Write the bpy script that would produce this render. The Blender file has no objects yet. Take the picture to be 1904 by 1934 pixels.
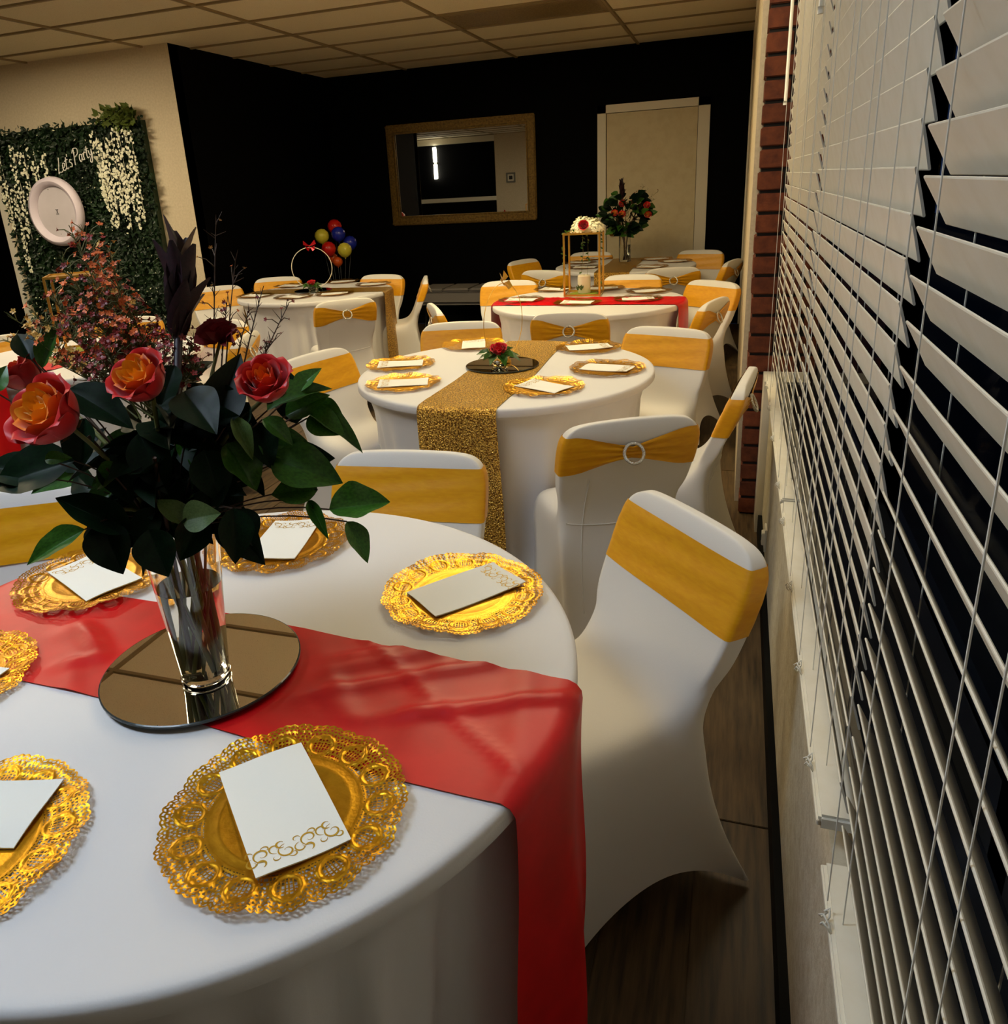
import bpy, bmesh, math, random
from mathutils import Vector, Matrix
from math import sin, cos, pi, radians, sqrt, atan2, exp
random.seed(7)
SC = bpy.context.scene
COL = SC.collection

# ------------------------------------------------------------------ camera
H_CAM = 1.48
F_PX, PPX, PPY = 1458.18, 892.2, 849.5
YAW, PITCH, ROLL = radians(19.333), radians(-18.748), radians(-3.305)
_f = Vector((-sin(YAW)*cos(PITCH), cos(YAW)*cos(PITCH), sin(PITCH)))
_r = Vector((cos(YAW), sin(YAW), 0)); _u = _r.cross(_f)
CR = cos(ROLL)*_r + sin(ROLL)*_u
CU = -sin(ROLL)*_r + cos(ROLL)*_u
CF = _f
CAM = Vector((0, 0, H_CAM))
cd = bpy.data.cameras.new('camera'); cam = bpy.data.objects.new('camera', cd); COL.objects.link(cam)
cd.sensor_fit = 'HORIZONTAL'; cd.sensor_width = 36.0; cd.lens = F_PX/1904*36.0
cd.shift_x = (952-PPX)/1904; cd.shift_y = -(967-PPY)/1904
cd.clip_start = 0.02; cd.clip_end = 200
m = Matrix((CR, CU, -CF)).transposed().to_4x4(); m.translation = CAM
cam.matrix_world = m
SC.camera = cam

def onz(x, y, z):                    # photo pixel -> point on the horizontal plane z
    d = CF + CR*((x-PPX)/F_PX) - CU*((y-PPY)/F_PX)
    return CAM + d*((z-H_CAM)/d.z)
def atdepth(x, y, D):                # photo pixel -> point at depth D along the view axis
    return CAM + (CF + CR*((x-PPX)/F_PX) - CU*((y-PPY)/F_PX))*D

# ------------------------------------------------------------------ world + view
SC.view_settings.view_transform = 'Standard'; SC.view_settings.look = 'None'
SC.view_settings.gamma = 1.0; SC.view_settings.use_curve_mapping = False
SC.view_settings.exposure = 0.62
w = bpy.data.worlds.new('dusk'); SC.world = w; w.use_nodes = True
bg = w.node_tree.nodes['Background']; bg.inputs[0].default_value = (0.10, 0.20, 0.50, 1); bg.inputs[1].default_value = 0.06

# lit ceiling panels: (x, y, watt-like strength, colour) -- lenses are built with the ceiling further down
LIT_PANELS = [(-1.63, 4.58, 18.0, (1.0, 0.82, 0.46)), (-0.41, 2.77, 6.0, (1.0, 0.88, 0.62)), (-1.63, 0.35, 12.0, (0.70, 0.84, 1.0)),  # second one is an added fill panel, brightening the middle of the room
              (-4.06, 1.56, 15.0, (1.0, 0.82, 0.50)), (-5.28, 3.99, 24.0, (1.0, 0.84, 0.58))]

# ------------------------------------------------------------------ helpers
def lin(c):
    return tuple(((v/12.92) if v <= 0.04045 else ((v+0.055)/1.055)**2.4) for v in c)
def rgb(r, g, b): return lin((r/255, g/255, b/255))

MATS = {}
def mat(name, col, rough=0.5, metal=0.0, spec=0.5, noise=None, bump=None, sheen=0.0, trans=0.0, ior=1.45, emit=None, alpha_attr=None, attr=None, sss=0.0, coat=0.0, stretch=None, rand=0.0):
    mt = bpy.data.materials.new(name); mt.use_nodes = True
    nt = mt.node_tree; N = nt.nodes; L = nt.links
    b = N['Principled BSDF']
    b.inputs['Base Color'].default_value = (*col, 1); b.inputs['Roughness'].default_value = rough
    b.inputs['Metallic'].default_value = metal; b.inputs['Specular IOR Level'].default_value = spec
    b.inputs['IOR'].default_value = ior
    if sheen: b.inputs['Sheen Weight'].default_value = sheen; b.inputs['Sheen Roughness'].default_value = 0.4
    if trans: b.inputs['Transmission Weight'].default_value = trans
    if coat: b.inputs['Coat Weight'].default_value = coat; b.inputs['Coat Roughness'].default_value = 0.15
    if emit: b.inputs['Emission Color'].default_value = (*emit[0], 1); b.inputs['Emission Strength'].default_value = emit[1]
    if sss: b.inputs['Subsurface Weight'].default_value = sss; b.inputs['Subsurface Radius'].default_value = (0.01, 0.006, 0.004)
    tc = None
    if noise or bump or stretch:
        tc = N.new('ShaderNodeTexCoord'); mp = N.new('ShaderNodeMapping'); L.new(tc.outputs['Object'], mp.inputs['Vector'])
        if stretch: mp.inputs['Scale'].default_value = stretch
        vec = mp.outputs['Vector']
        if rand:
            oi = N.new('ShaderNodeObjectInfo'); ad = N.new('ShaderNodeVectorMath'); ad.operation = 'ADD'
            mu = N.new('ShaderNodeVectorMath'); mu.operation = 'SCALE'; cx = N.new('ShaderNodeCombineXYZ')
            for i in range(3): L.new(oi.outputs['Random'], cx.inputs[i])
            mu.inputs['Scale'].default_value = 40.0; L.new(cx.outputs[0], mu.inputs[0])
            L.new(vec, ad.inputs[0]); L.new(mu.outputs[0], ad.inputs[1]); vec = ad.outputs[0]
    colsock = None
    if attr:
        at = N.new('ShaderNodeAttribute'); at.attribute_name = attr; colsock = at.outputs['Color']
    if noise:
        sc_, c2, lo, hi = noise
        nz = N.new('ShaderNodeTexNoise'); nz.inputs['Scale'].default_value = sc_; nz.inputs['Detail'].default_value = 6
        L.new(vec, nz.inputs['Vector'])
        rp = N.new('ShaderNodeMapRange'); rp.inputs[1].default_value = lo; rp.inputs[2].default_value = hi
        L.new(nz.outputs['Fac'], rp.inputs[0])
        mx = N.new('ShaderNodeMix'); mx.data_type = 'RGBA'; L.new(rp.outputs[0], mx.inputs[0])
        if colsock: L.new(colsock, mx.inputs[6])
        else: mx.inputs[6].default_value = (*col, 1)
        mx.inputs[7].default_value = (*c2, 1); colsock = mx.outputs[2]
        if rand:
            hs = N.new('ShaderNodeHueSaturation'); L.new(colsock, hs.inputs['Color'])
            mr = N.new('ShaderNodeMapRange'); mr.inputs[3].default_value = 1-rand; mr.inputs[4].default_value = 1+rand
            L.new(oi.outputs['Random'], mr.inputs[0]); L.new(mr.outputs[0], hs.inputs['Value']); colsock = hs.outputs[0]
    if colsock: L.new(colsock, b.inputs['Base Color'])
    if bump:
        kind, sc_, st = bump
        if kind == 'voronoi':
            t = N.new('ShaderNodeTexVoronoi'); t.inputs['Scale'].default_value = sc_; o = t.outputs['Distance']
        else:
            t = N.new('ShaderNodeTexNoise'); t.inputs['Scale'].default_value = sc_; t.inputs['Detail'].default_value = 4; o = t.outputs['Fac']
        L.new(vec, t.inputs['Vector'])
        bp = N.new('ShaderNodeBump'); bp.inputs['Strength'].default_value = st; bp.inputs['Distance'].default_value = 0.004
        L.new(o, bp.inputs['Height']); L.new(bp.outputs[0], b.inputs['Normal'])
    MATS[name] = mt
    return mt

class MB:
    def __init__(s): s.v = []; s.f = []; s.c = None
    def vert(s, p): s.v.append(tuple(p)); return len(s.v)-1
    def box(s, c, d, rot=None):
        n = len(s.v)
        for sx in (-1, 1):
            for sy in (-1, 1):
                for sz in (-1, 1):
                    p = Vector((sx*d[0]/2, sy*d[1]/2, sz*d[2]/2))
                    if rot is not None: p = rot @ p
                    s.v.append((p.x+c[0], p.y+c[1], p.z+c[2]))
        for q in ((0, 1, 3, 2), (4, 6, 7, 5), (0, 4, 5, 1), (2, 3, 7, 6), (0, 2, 6, 4), (1, 5, 7, 3)):
            s.f.append(tuple(n+i for i in q))
        return s
    def bb(s, x0, x1, y0, y1, z0, z1): return s.box(((x0+x1)/2, (y0+y1)/2, (z0+z1)/2), (x1-x0, y1-y0, z1-z0))
    def rbox(s, c, d, bv, rot=None):       # bevelled box (chamfered edges)
        bm = bmesh.new(); bmesh.ops.create_cube(bm, size=1)
        for v in bm.verts: v.co = Vector((v.co.x*d[0], v.co.y*d[1], v.co.z*d[2]))
        bmesh.ops.bevel(bm, geom=bm.edges[:], offset=bv, segments=2, affect='EDGES')
        n = len(s.v); bm.verts.index_update()
        for v in bm.verts:
            p = v.co.copy()
            if rot is not None: p = rot @ p
            s.v.append((p.x+c[0], p.y+c[1], p.z+c[2]))
        for f in bm.faces: s.f.append(tuple(n+v.index for v in f.verts))
        bm.free(); return s
    def tube(s, pts, r, n=6, closed=False, cap=True):
        pts = [Vector(p) for p in pts]; k = len(pts); base = len(s.v)
        rr = r if isinstance(r, (list, tuple)) else [r]*k
        up = None
        for i, p in enumerate(pts):
            if closed: t = pts[(i+1) % k]-pts[i-1]
            else: t = pts[min(i+1, k-1)]-pts[max(i-1, 0)]
            if t.length < 1e-9: t = Vector((0, 0, 1))
            t.normalize()
            if up is None:
                up = Vector((0, 0, 1)) if abs(t.z) < .9 else Vector((1, 0, 0))
            a = t.cross(up)
            if a.length < 1e-6: a = t.cross(Vector((1, 0.3, 0)))
            a.normalize(); b = a.cross(t).normalized(); up = b
            for j in range(n):
                q = p + (a*cos(2*pi*j/n)+b*sin(2*pi*j/n))*rr[i]; s.v.append(tuple(q))
        for i in range(k if closed else k-1):
            i2 = (i+1) % k
            for j in range(n):
                s.f.append((base+i*n+j, base+i*n+(j+1) % n, base+i2*n+(j+1) % n, base+i2*n+j))
        if cap and not closed:
            s.f.append(tuple(base+j for j in range(n))); s.f.append(tuple(base+(k-1)*n+j for j in reversed(range(n))))
        return s
    def lathe(s, prof, n=32, c=(0, 0, 0), cap=False):
        base = len(s.v); k = len(prof)
        for r, z in prof:
            for j in range(n): s.v.append((c[0]+r*cos(2*pi*j/n), c[1]+r*sin(2*pi*j/n), c[2]+z))
        for i in range(k-1):
            for j in range(n):
                s.f.append((base+i*n+j, base+i*n+(j+1) % n, base+(i+1)*n+(j+1) % n, base+(i+1)*n+j))
        if cap:
            s.f.append(tuple(base+j for j in reversed(range(n)))); s.f.append(tuple(base+(k-1)*n+j for j in range(n)))
        return s
    def grid(s, fn, nu, nv, closeu=False):
        base = len(s.v); cu = nu if closeu else nu+1
        for j in range(nv+1):
            for i in range(cu): s.v.append(tuple(fn(i/nu, j/nv)))
        for j in range(nv):
            for i in range(nu):
                i2 = (i+1) % cu
                s.f.append((base+j*cu+i, base+j*cu+i2, base+(j+1)*cu+i2, base+(j+1)*cu+i))
        return s
    def mesh(s, name, mt, smooth=False, angle=None):
        me = bpy.data.meshes.new(name); me.from_pydata(s.v, [], s.f)
        if mt is not None: me.materials.append(mt)
        if s.c:
            ca = me.color_attributes.new('Col', 'FLOAT_COLOR', 'POINT')
            for i, c in enumerate(s.c): ca.data[i].color = (*c, 1)
        me.update()
        if smooth: me.shade_smooth()
        if angle: me.set_sharp_from_angle(angle=radians(angle))
        return me
    def build(s, name, mt, parent=None, smooth=False, angle=None, **k):
        return add(name, s.mesh(name, mt, smooth, angle), parent, **k)

def add(name, me, parent=None, loc=None, rot=None, mtx=None, label=None, cat=None, group=None, kind=None, scale=None):
    o = bpy.data.objects.new(name, me); COL.objects.link(o)
    if parent is not None: o.parent = parent
    if mtx is not None: o.matrix_local = mtx
    if loc is not None: o.location = loc
    if rot is not None: o.rotation_euler = rot if isinstance(rot, (tuple, list)) else (0, 0, rot)
    if scale is not None: o.scale = (scale,)*3 if isinstance(scale, (int, float)) else scale
    if label: o['label'] = label
    if cat: o['category'] = cat
    if group: o['group'] = group
    if kind: o['kind'] = kind
    return o
def thing(name, label, cat, loc=(0, 0, 0), rz=0, group=None):
    return add(name, None, None, loc, rz, None, label, cat, group)
def struct(name, mb, mt, **k): return mb.build(name, mt, None, kind='structure', **k)
def frame(o, xdir, up):                # matrix with local X along xdir, local Z close to up
    x = Vector(xdir).normalized(); y = Vector(up).cross(x)
    if y.length < 1e-6: y = Vector((0, 1, 0.2)).cross(x)
    y.normalize(); z = x.cross(y)
    m = Matrix((x, y, z)).transposed().to_4x4(); m.translation = Vector(o); return m
def subsurf(me, lv):
    o = bpy.data.objects.new('tmp', me); COL.objects.link(o)
    md = o.modifiers.new('s', 'SUBSURF'); md.levels = lv; md.render_levels = lv
    dg = bpy.context.evaluated_depsgraph_get(); dg.update()
    r = bpy.data.meshes.new_from_object(o.evaluated_get(dg)); bpy.data.objects.remove(o); r.shade_smooth(); return r

# ------------------------------------------------------------------ materials
m_black = mat('black_paint', (0.0012, 0.0012, 0.0014), 0.7, spec=0.06, bump=('noise', 90, 0.08))
m_white_wall = mat('cream_wall_paint', rgb(214, 198, 168), 0.75, noise=(60, rgb(200, 184, 152), .35, .75), bump=('noise', 120, 0.25))
m_low_wall = mat('stippled_wall_paint', rgb(206, 196, 172), 0.7, noise=(40, rgb(186, 172, 142), .4, .7), bump=('noise', 160, 0.35))
m_trim = mat('white_gloss_trim', rgb(226, 218, 198), 0.4)
m_door = mat('door_paint', rgb(212, 198, 162), 0.5, noise=(14, rgb(204, 188, 150), .4, .7))
m_tile = mat('ceiling_tile', rgb(236, 224, 192), 0.85, noise=(220, rgb(180, 160, 116), .60, .70), bump=('noise', 160, 0.5), rand=0.05)
m_grid = mat('ceiling_grid', rgb(150, 132, 96), 0.6)  # brown includes the shadow lines along the recessed tile edges
m_floor_under = mat('floor_far', rgb(94, 76, 50), 0.55, noise=(5, rgb(62, 48, 30), .35, .7), stretch=(9, 0.8, 1))
m_plank = mat('vinyl_plank', rgb(92, 72, 46), 0.5, noise=(5, rgb(46, 34, 19), .35, .72), stretch=(14, 1.2, 1), bump=('noise', 14, 0.12), rand=0.16)
m_baseblack = mat('black_baseboard', (0.002, 0.002, 0.002), 0.6, spec=0.1)
m_brick = mat('red_brick', rgb(116, 58, 30), 0.85, noise=(26, rgb(80, 36, 20), .35, .75), bump=('noise', 60, 0.6), rand=0.16)
m_mortar = mat('dark_mortar', rgb(34, 28, 24), 0.95)
m_slat = mat('blind_slat', rgb(232, 226, 210), 0.42, noise=(30, rgb(226, 219, 200), .4, .7))
m_cord = mat('blind_cord', rgb(226, 222, 210), 0.8)
m_alum = mat('window_aluminium', rgb(40, 44, 52), 0.4, metal=0.6)
m_glass = mat('window_glass', (0.9, 0.95, 1.0), 0.02, trans=1.0, ior=1.02, spec=0.3)
m_spandex = mat('white_spandex', rgb(226, 222, 216), 0.55, sheen=0.15, bump=('noise', 300, 0.05))
m_cloth = mat('white_table_spandex', rgb(224, 222, 222), 0.6, sheen=0.1, bump=('noise', 350, 0.05))
m_sash = mat('gold_sash', rgb(230, 164, 10), 0.42, sheen=0.1, noise=(30, rgb(222, 152, 6), .35, .7), stretch=(1, 1, 4), bump=('noise', 24, 0.12))
m_silver = mat('silver_buckle', rgb(220, 216, 205), 0.25, metal=0.9, bump=('voronoi', 500, 0.6))
m_red = mat('red_satin', rgb(212, 8, 20), 0.40, sheen=0.0, noise=(9, rgb(186, 4, 12), .4, .7), bump=('noise', 16, 0.10))
m_sequin = mat('gold_sequin', rgb(236, 188, 84), 0.30, metal=0.6, noise=(170, rgb(112, 70, 16), .40, .60), bump=('voronoi', 190, 1.0))
m_gold = mat('gold_foil', rgb(224, 166, 40), 0.34, metal=1.0, noise=(60, rgb(206, 148, 30), .4, .7), bump=('noise', 240, 0.10))
m_goldrod = mat('gold_rod', rgb(226, 176, 76), 0.28, metal=0.9)
m_napkin = mat('paper_napkin', rgb(240, 240, 234), 0.8, bump=('noise', 220, 0.06))
m_print = mat('gold_print', rgb(190, 150, 40), 0.45, metal=0.3)
m_mirror = mat('mirror_glass', (0.9, 0.9, 0.88), 0.01, metal=1.0)
m_mirror_edge = mat('mirror_edge', (0.03, 0.04, 0.04), 0.2)
m_vase = mat('clear_glass', (1, 1, 1), 0.0, trans=1.0, ior=1.45)
m_water = mat('water', (0.93, 0.95, 0.88), 0.0, trans=1.0, ior=1.33)
m_stem = mat('flower_stem', rgb(104, 108, 52), 0.5, noise=(20, rgb(76, 70, 36), .4, .7))
m_stem_dark = mat('woody_stem', rgb(62, 40, 26), 0.6)
m_leaf = mat('leaf_green', rgb(60, 104, 28), 0.40, noise=(18, rgb(36, 74, 16), .35, .7), coat=0.0, sss=0.0, rand=0.25)
m_leaf_dark = mat('leaf_dark_green', rgb(11, 32, 12), 0.46, noise=(18, rgb(5, 17, 7), .35, .7), coat=0.0, spec=0.16, rand=0.25)
m_leaf_pale = mat('leaf_pale_green', rgb(96, 118, 66), 0.5, noise=(18, rgb(74, 98, 48), .35, .7), rand=0.15)
m_petal = mat('rose_petal', (1, 1, 1), 0.45, attr='Col', sheen=0.2, sss=0.08)
m_redrose = mat('red_rose_petal', rgb(196, 12, 30), 0.45, sheen=0.3)
m_wax_o = mat('wax_blossom_orange', rgb(232, 130, 52), 0.5, rand=0.2, noise=(20, rgb(214, 84, 52), .3, .7))
m_wax_r = mat('wax_blossom_red', rgb(150, 40, 30), 0.5, rand=0.25, noise=(20, rgb(96, 20, 22), .3, .7))
m_wax_y = mat('wax_blossom_yellow', rgb(222, 178, 84), 0.5, rand=0.2, noise=(20, rgb(206, 140, 60), .3, .7))
m_protea = mat('protea_bract', rgb(50, 20, 28), 0.5, noise=(25, rgb(24, 9, 14), .35, .7))
m_carn = mat('dark_red_carnation', rgb(110, 8, 16), 0.6)
m_hedge = mat('artificial_hedge', rgb(26, 50, 22), 0.5, noise=(5, rgb(12, 26, 12), .35, .7))
m_hedge_y = mat('artificial_hedge_light', rgb(84, 98, 36), 0.5)
m_wist = mat('white_wisteria', rgb(230, 228, 200), 0.6)
m_plate = mat('white_frame_paint', rgb(216, 204, 214), 0.5)
m_clockface = mat('white_panel', rgb(204, 196, 200), 0.5, noise=(3, rgb(192, 184, 186), .4, .7))
m_dot = mat('dark_mark', (0.03, 0.03, 0.03), 0.6)
m_neon = mat('white_acrylic_lettering', rgb(222, 218, 210), 0.4)
m_frame = mat('gilt_mirror_frame', rgb(128, 100, 40), 0.45, metal=0.5, noise=(50, rgb(84, 60, 20), .35, .7), bump=('noise', 80, .3))
m_by = mat('yellow_balloon', rgb(226, 214, 70), 0.3, coat=.2); m_br = mat('red_balloon', rgb(206, 30, 24), 0.3, coat=.2)
m_bb = mat('blue_balloon', rgb(28, 44, 170), 0.3, coat=.2); m_bo = mat('orange_balloon', rgb(220, 90, 30), 0.3, coat=.2)
m_pole = mat('clear_balloon_stick', rgb(120, 124, 128), 0.3)
m_bench = mat('grey_bench_fabric', rgb(120, 114, 108), 0.8, bump=('noise', 200, .2)); m_benchleg = mat('dark_bench_leg', (0.01, 0.01, 0.01), 0.4, metal=.5)
m_candle = mat('ivory_candle', rgb(240, 232, 200), 0.5, sss=0.2)
m_white_flower = mat('white_hydrangea', rgb(240, 236, 206), 0.7)
m_moss = mat('moss', rgb(130, 140, 40), 0.9)
m_butter_r = mat('red_butterfly', rgb(170, 16, 28), 0.3, metal=.4); m_butter_g = mat('gold_butterfly', rgb(206, 160, 70), 0.3, metal=.8)
m_lens_off = mat('unlit_light_lens', rgb(150, 130, 92), 0.4, noise=(90, rgb(120, 102, 68), .4, .6))
m_asphalt = mat('asphalt', (0.02, 0.022, 0.026), 0.9, noise=(8, (0.012, 0.013, 0.016), .4, .7))
m_ext = mat('dark_sky_blocker', (0.012, 0.013, 0.016), 0.9)  # for the added block that keeps the view between slats black
m_ext_light = mat('pale_pavement', rgb(190, 196, 208), 0.8)
m_picture = mat('picture_dark', (0.02, 0.02, 0.025), 0.4); m_picframe = mat('picture_frame_grey', rgb(120, 118, 108), .4)
m_sconce = mat('sconce_tube', (1, 0.96, 0.8), 0.4, emit=((1.0, 0.93, 0.72), 12.0))

# ------------------------------------------------------------------ setting
CEIL = 2.695; BACK = 8.42; LX = -4.42; WY = 5.80; WXE = -6.49; REAR = -3.2; FARL = -9.2
WIN_X = 0.155      # inner face of the low wall under the window
SILL = 0.64
fl = struct('floor', MB().bb(FARL, 0.25, REAR, BACK, -0.05, -0.004), m_floor_under)
plank = MB().rbox((0, 0, 0), (0.176, 1.216, 0.008), 0.0015).mesh('plank', m_plank)
for i in range(20):
    x = 0.155 - 0.089 - i*0.179
    off = (i*0.437) % 1.22
    for j in range(7):
        y = 0.35 + off - 0.61 + j*1.22
        if x < -2.4 and y > 6.2: continue
        add('plank', plank, fl, (x, y, -0.004))
# ceiling
cg = MB()
XL = [-1.02 - 1.2175*k for k in range(-1, 8)]
YL = [6.70 + 0.606*k for k in range(-17, 4)]
for x in XL:
    if FARL < x < 0.25: cg.bb(x-.012, x+.012, REAR, BACK, CEIL, CEIL+.02)
for y in YL:
    if REAR < y < BACK: cg.bb(FARL, 0.25, y-.012, y+.012, CEIL+.001, CEIL+.021)
ceil = struct('ceiling', cg, m_grid)
MB().bb(FARL, 0.25, REAR, BACK, CEIL+.05, CEIL+.1).build('ceiling_deck', m_black, ceil)
tile_me = MB().rbox((0, 0, 0), (1.190, 0.578, 0.018), 0.004).mesh('ceiling_tile', m_tile)
lit = [(p[0], p[1]) for p in LIT_PANELS]
OFFP = (-1.63, 6.397)
cells_lit = {}
xs = sorted([x for x in XL]); ys = sorted(YL)
for i in range(len(xs)-1):
    for j in range(len(ys)-1):
        x0, x1, y0, y1 = xs[i], xs[i+1], ys[j], ys[j+1]
        x0c, x1c, y0c, y1c = max(x0, FARL), min(x1, .25), max(y0, REAR), min(y1, BACK)
        if x1c-x0c < .05 or y1c-y0c < .05: continue
        cx, cy = (x0+x1)/2, (y0+y1)/2
        hit = None
        for k, p in enumerate(LIT_PANELS):
            if x0 < p[0] < x1 and y0 < p[1] < y1: hit = k
        if hit is not None: cells_lit[hit] = (cx, cy); continue
        if x0 < OFFP[0] < x1 and y0 < OFFP[1] < y1: offcell = (cx, cy); continue
        if x1c-x0c < 1.2 or y1c-y0c < .6:
            MB().bb(x0c+.012, x1c-.012, y0c+.012, y1c-.012, CEIL+.012, CEIL+.03).build('ceiling_tile', m_tile, ceil)
        else:
            add('ceiling_tile', tile_me, ceil, (cx, cy, CEIL+.021))
# last row against the back wall
def troffer(cx, cy, lensmat, label):
    t = thing('ceiling_light', label, 'light', (cx, cy, CEIL-.002))
    f = MB()
    for sx in (-1, 1): f.bb(sx*.585-.015, sx*.585+.015, -.285, .285, 0, .05)
    for sy in (-1, 1): f.bb(-.6, .6, sy*.275-.012, sy*.275+.012, 0, .05)
    f.bb(-.6, .6, -.287, .287, .05, .056)
    f.build('light_frame', m_grid, t)
    MB().bb(-.57, .57, -.263, .263, .008, .014).build('light_lens', lensmat, t)
troffer(*offcell, m_lens_off, 'unlit rectangular ceiling light panel among the beige tiles')
_ll = ['lit ceiling panel above the aisle before the unlit one', 'added unseen panel near the window blinds brightening the middle tables', 'lit ceiling panel above the nearest table', 'lit ceiling panel above the far left table', 'lit ceiling panel in front of the flower wall']
for k, (x, y, s, c) in enumerate(LIT_PANELS):
    lm = mat('lit_lens_%d' % k, (.8, .8, .8), .5, emit=(c, s))
    troffer(*cells_lit[k], lm, _ll[k])

struct('wall_back', MB().bb(LX-.1, .3, BACK, BACK+.12, 0, CEIL+.05), m_black)
struct('wall_alcove', MB().bb(LX-.12, LX, WY+.001, BACK, 0, CEIL+.05), m_black)
wl = struct('wall_left', MB().bb(WXE, LX-.0, WY, WY+.12, 0, CEIL+.05), m_white_wall)
struct('trim_1', MB().bb(WXE-.07, WXE+.0, WY-.015, WY+.13, 0, CEIL), m_trim)
struct('wall_hall', MB().bb(FARL, WXE+.3, WY+1.1, WY+1.2, 0, CEIL+.05), m_black)
struct('wall_hall_side', MB().bb(WXE+.2, WXE+.3, WY+.12, WY+1.1, 0, CEIL+.05), m_black)
struct('wall_far_left', MB().bb(FARL-.1, FARL, REAR, WY+1.2, 0, CEIL+.05), m_black)
# rear wall (seen only in the gilt mirror): black, cream pier, black again
struct('wall_rear', MB().bb(FARL, -5.95, REAR-.1, REAR, 0, CEIL+.05).bb(-4.9, .3, REAR-.1, REAR, 0, CEIL+.05), m_black)
struct('wall_rear_pier', MB().bb(-5.95, -4.9, REAR-.1, REAR+.04, 0, CEIL+.05), m_white_wall)
struct('trim_2', MB().bb(FARL, -5.95, REAR, REAR+.03, 1.14, 1.24).bb(-5.02, -4.9, REAR+.04, REAR+.07, 0, CEIL), m_trim)
struct('trim_3', MB().bb(FARL, -5.95, REAR, REAR+.06, CEIL-.14, CEIL), m_trim)
# right side: wall beyond the pillar, low wall, window band
struct('wall_right', MB().bb(.042, .30, 3.60, BACK, 0, CEIL+.05), m_white_wall)
struct('trim_4', MB().bb(.028, .042, 8.05, 8.18, .06, CEIL).bb(.028, .042, 4.0, 8.18, 2.42, 2.52), m_trim)
struct('wall_window_low', MB().bb(WIN_X, .40, REAR, 3.44, 0, SILL), m_low_wall)
struct('trim_5', MB().bb(.128, .30, 3.26, 3.44, 0, SILL+.03), m_trim)
struct('wall_window_head', MB().bb(WIN_X, .40, REAR, 3.44, 2.56, CEIL+.05), m_white_wall)
struct('baseboard_right', MB().bb(.138, WIN_X, REAR, 3.25, 0, .085), m_baseblack)
struct('baseboard_back', MB().bb(LX, -1.42, BACK-.014, BACK, 0, .09).bb(-.32, .04, BACK-.014, BACK, 0, .09), m_baseblack)
struct('window_sill', MB().rbox((.195, 0.12, SILL+.012), (.04, 6.6, .024), .004), m_trim)
struct('window_track', MB().bb(.215, .40, REAR, 3.42, SILL, SILL+.018).bb(.24, .25, REAR, 3.42, SILL+.018, SILL+.03), m_alum)
# windows: aluminium frame and panes behind the blinds
def window(name, y0, y1):
    fr = MB()
    for y in (y0, y1): fr.bb(.33, .39, y-.03, y+.03, SILL+.024, 2.56)
    fr.bb(.33, .39, y0, y1, SILL+.024, SILL+.08).bb(.33, .39, y0, y1, 2.5, 2.56)
    o = struct(name, fr, m_alum)
    MB().bb(.357, .363, y0+.03, y1-.03, SILL+.08, 2.5).build('pane', m_glass, o)
for k, (a, b) in enumerate([(-3.15, -1.8), (-1.8, -.35), (-.35, .86), (.86, 1.95), (1.95, 3.40)]): window('window_%d' % (k+1), a, b)
# outdoors
struct('ground_outside', MB().bb(.40, 30, -12, 30, -.25, -.15), m_asphalt)
wp_ = thing('short_post', 'pale short post outdoors seen through the lower nearest blind', 'post', (.57, 1.50, -.15))
MB().rbox((0, 0, .23), (.10, .16, .46), .01).build('post_body', m_ext_light, wp_)
MB().rbox((0, 0, .012), (.16, .22, .024), .004).build('post_foot', m_ext_light, wp_)
bl = thing('sky_blocker', 'dark building added outside the blinds to hide the sky', 'blocker', (9, 4, -.15))  # added dark mass, blacks out the sky seen between the slats
MB().bb(0, 4, -30, 40, 0, 16).build('blocker_body', m_ext, bl)

# brick pillar
bp = thing('brick_pillar', 'red brick pillar between the window blinds and the black wall', 'pillar', (.061, 3.45, 0))
MB().bb(.008, .34, .008, .14, 0, CEIL).build('mortar_core', m_mortar, bp)
bk_a = MB().rbox((0, 0, 0), (.196, .146, .070), .004).mesh('brick', m_brick)
bk_b = MB().rbox((0, 0, 0), (.094, .146, .070), .004).mesh('brick', m_brick)
for i in range(33):
    z = .041 + i*.0823
    if z > CEIL-.03: break
    jx = random.uniform(-.003, .003)
    if i % 2 == 0:
        add('brick', bk_a, bp, (.098+jx, .073, z), (0, 0, random.uniform(-.01, .01))); add('brick', bk_b, bp, (.256+jx, .073, z))
    else:
        add('brick', bk_b, bp, (.047+jx, .073, z), (0, 0, random.uniform(-.01, .01))); add('brick', bk_a, bp, (.205+jx, .073, z))

# door on the back wall
dr = struct('door_1', MB().bb(-1.318, -.44, BACK-.03, BACK-.005, 0.01, 2.10), m_door)
MB().bb(-1.41, -1.325, BACK-.045, BACK, 0, 2.18).bb(-.435, -.326, BACK-.045, BACK, 0, 2.18).bb(-1.41, -.326, BACK-.045, BACK, 2.105, 2.18).build('door_casing', m_trim, dr)
kb = MB().lathe([(.0, 0), (.028, .004), (.03, .02), (.012, .03), (.012, .05)], 16).build('door_knob', m_goldrod, dr, True)
kb.location = (-1.26, BACK-.08, .95); kb.rotation_euler = (-pi/2, 0, 0)

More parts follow.
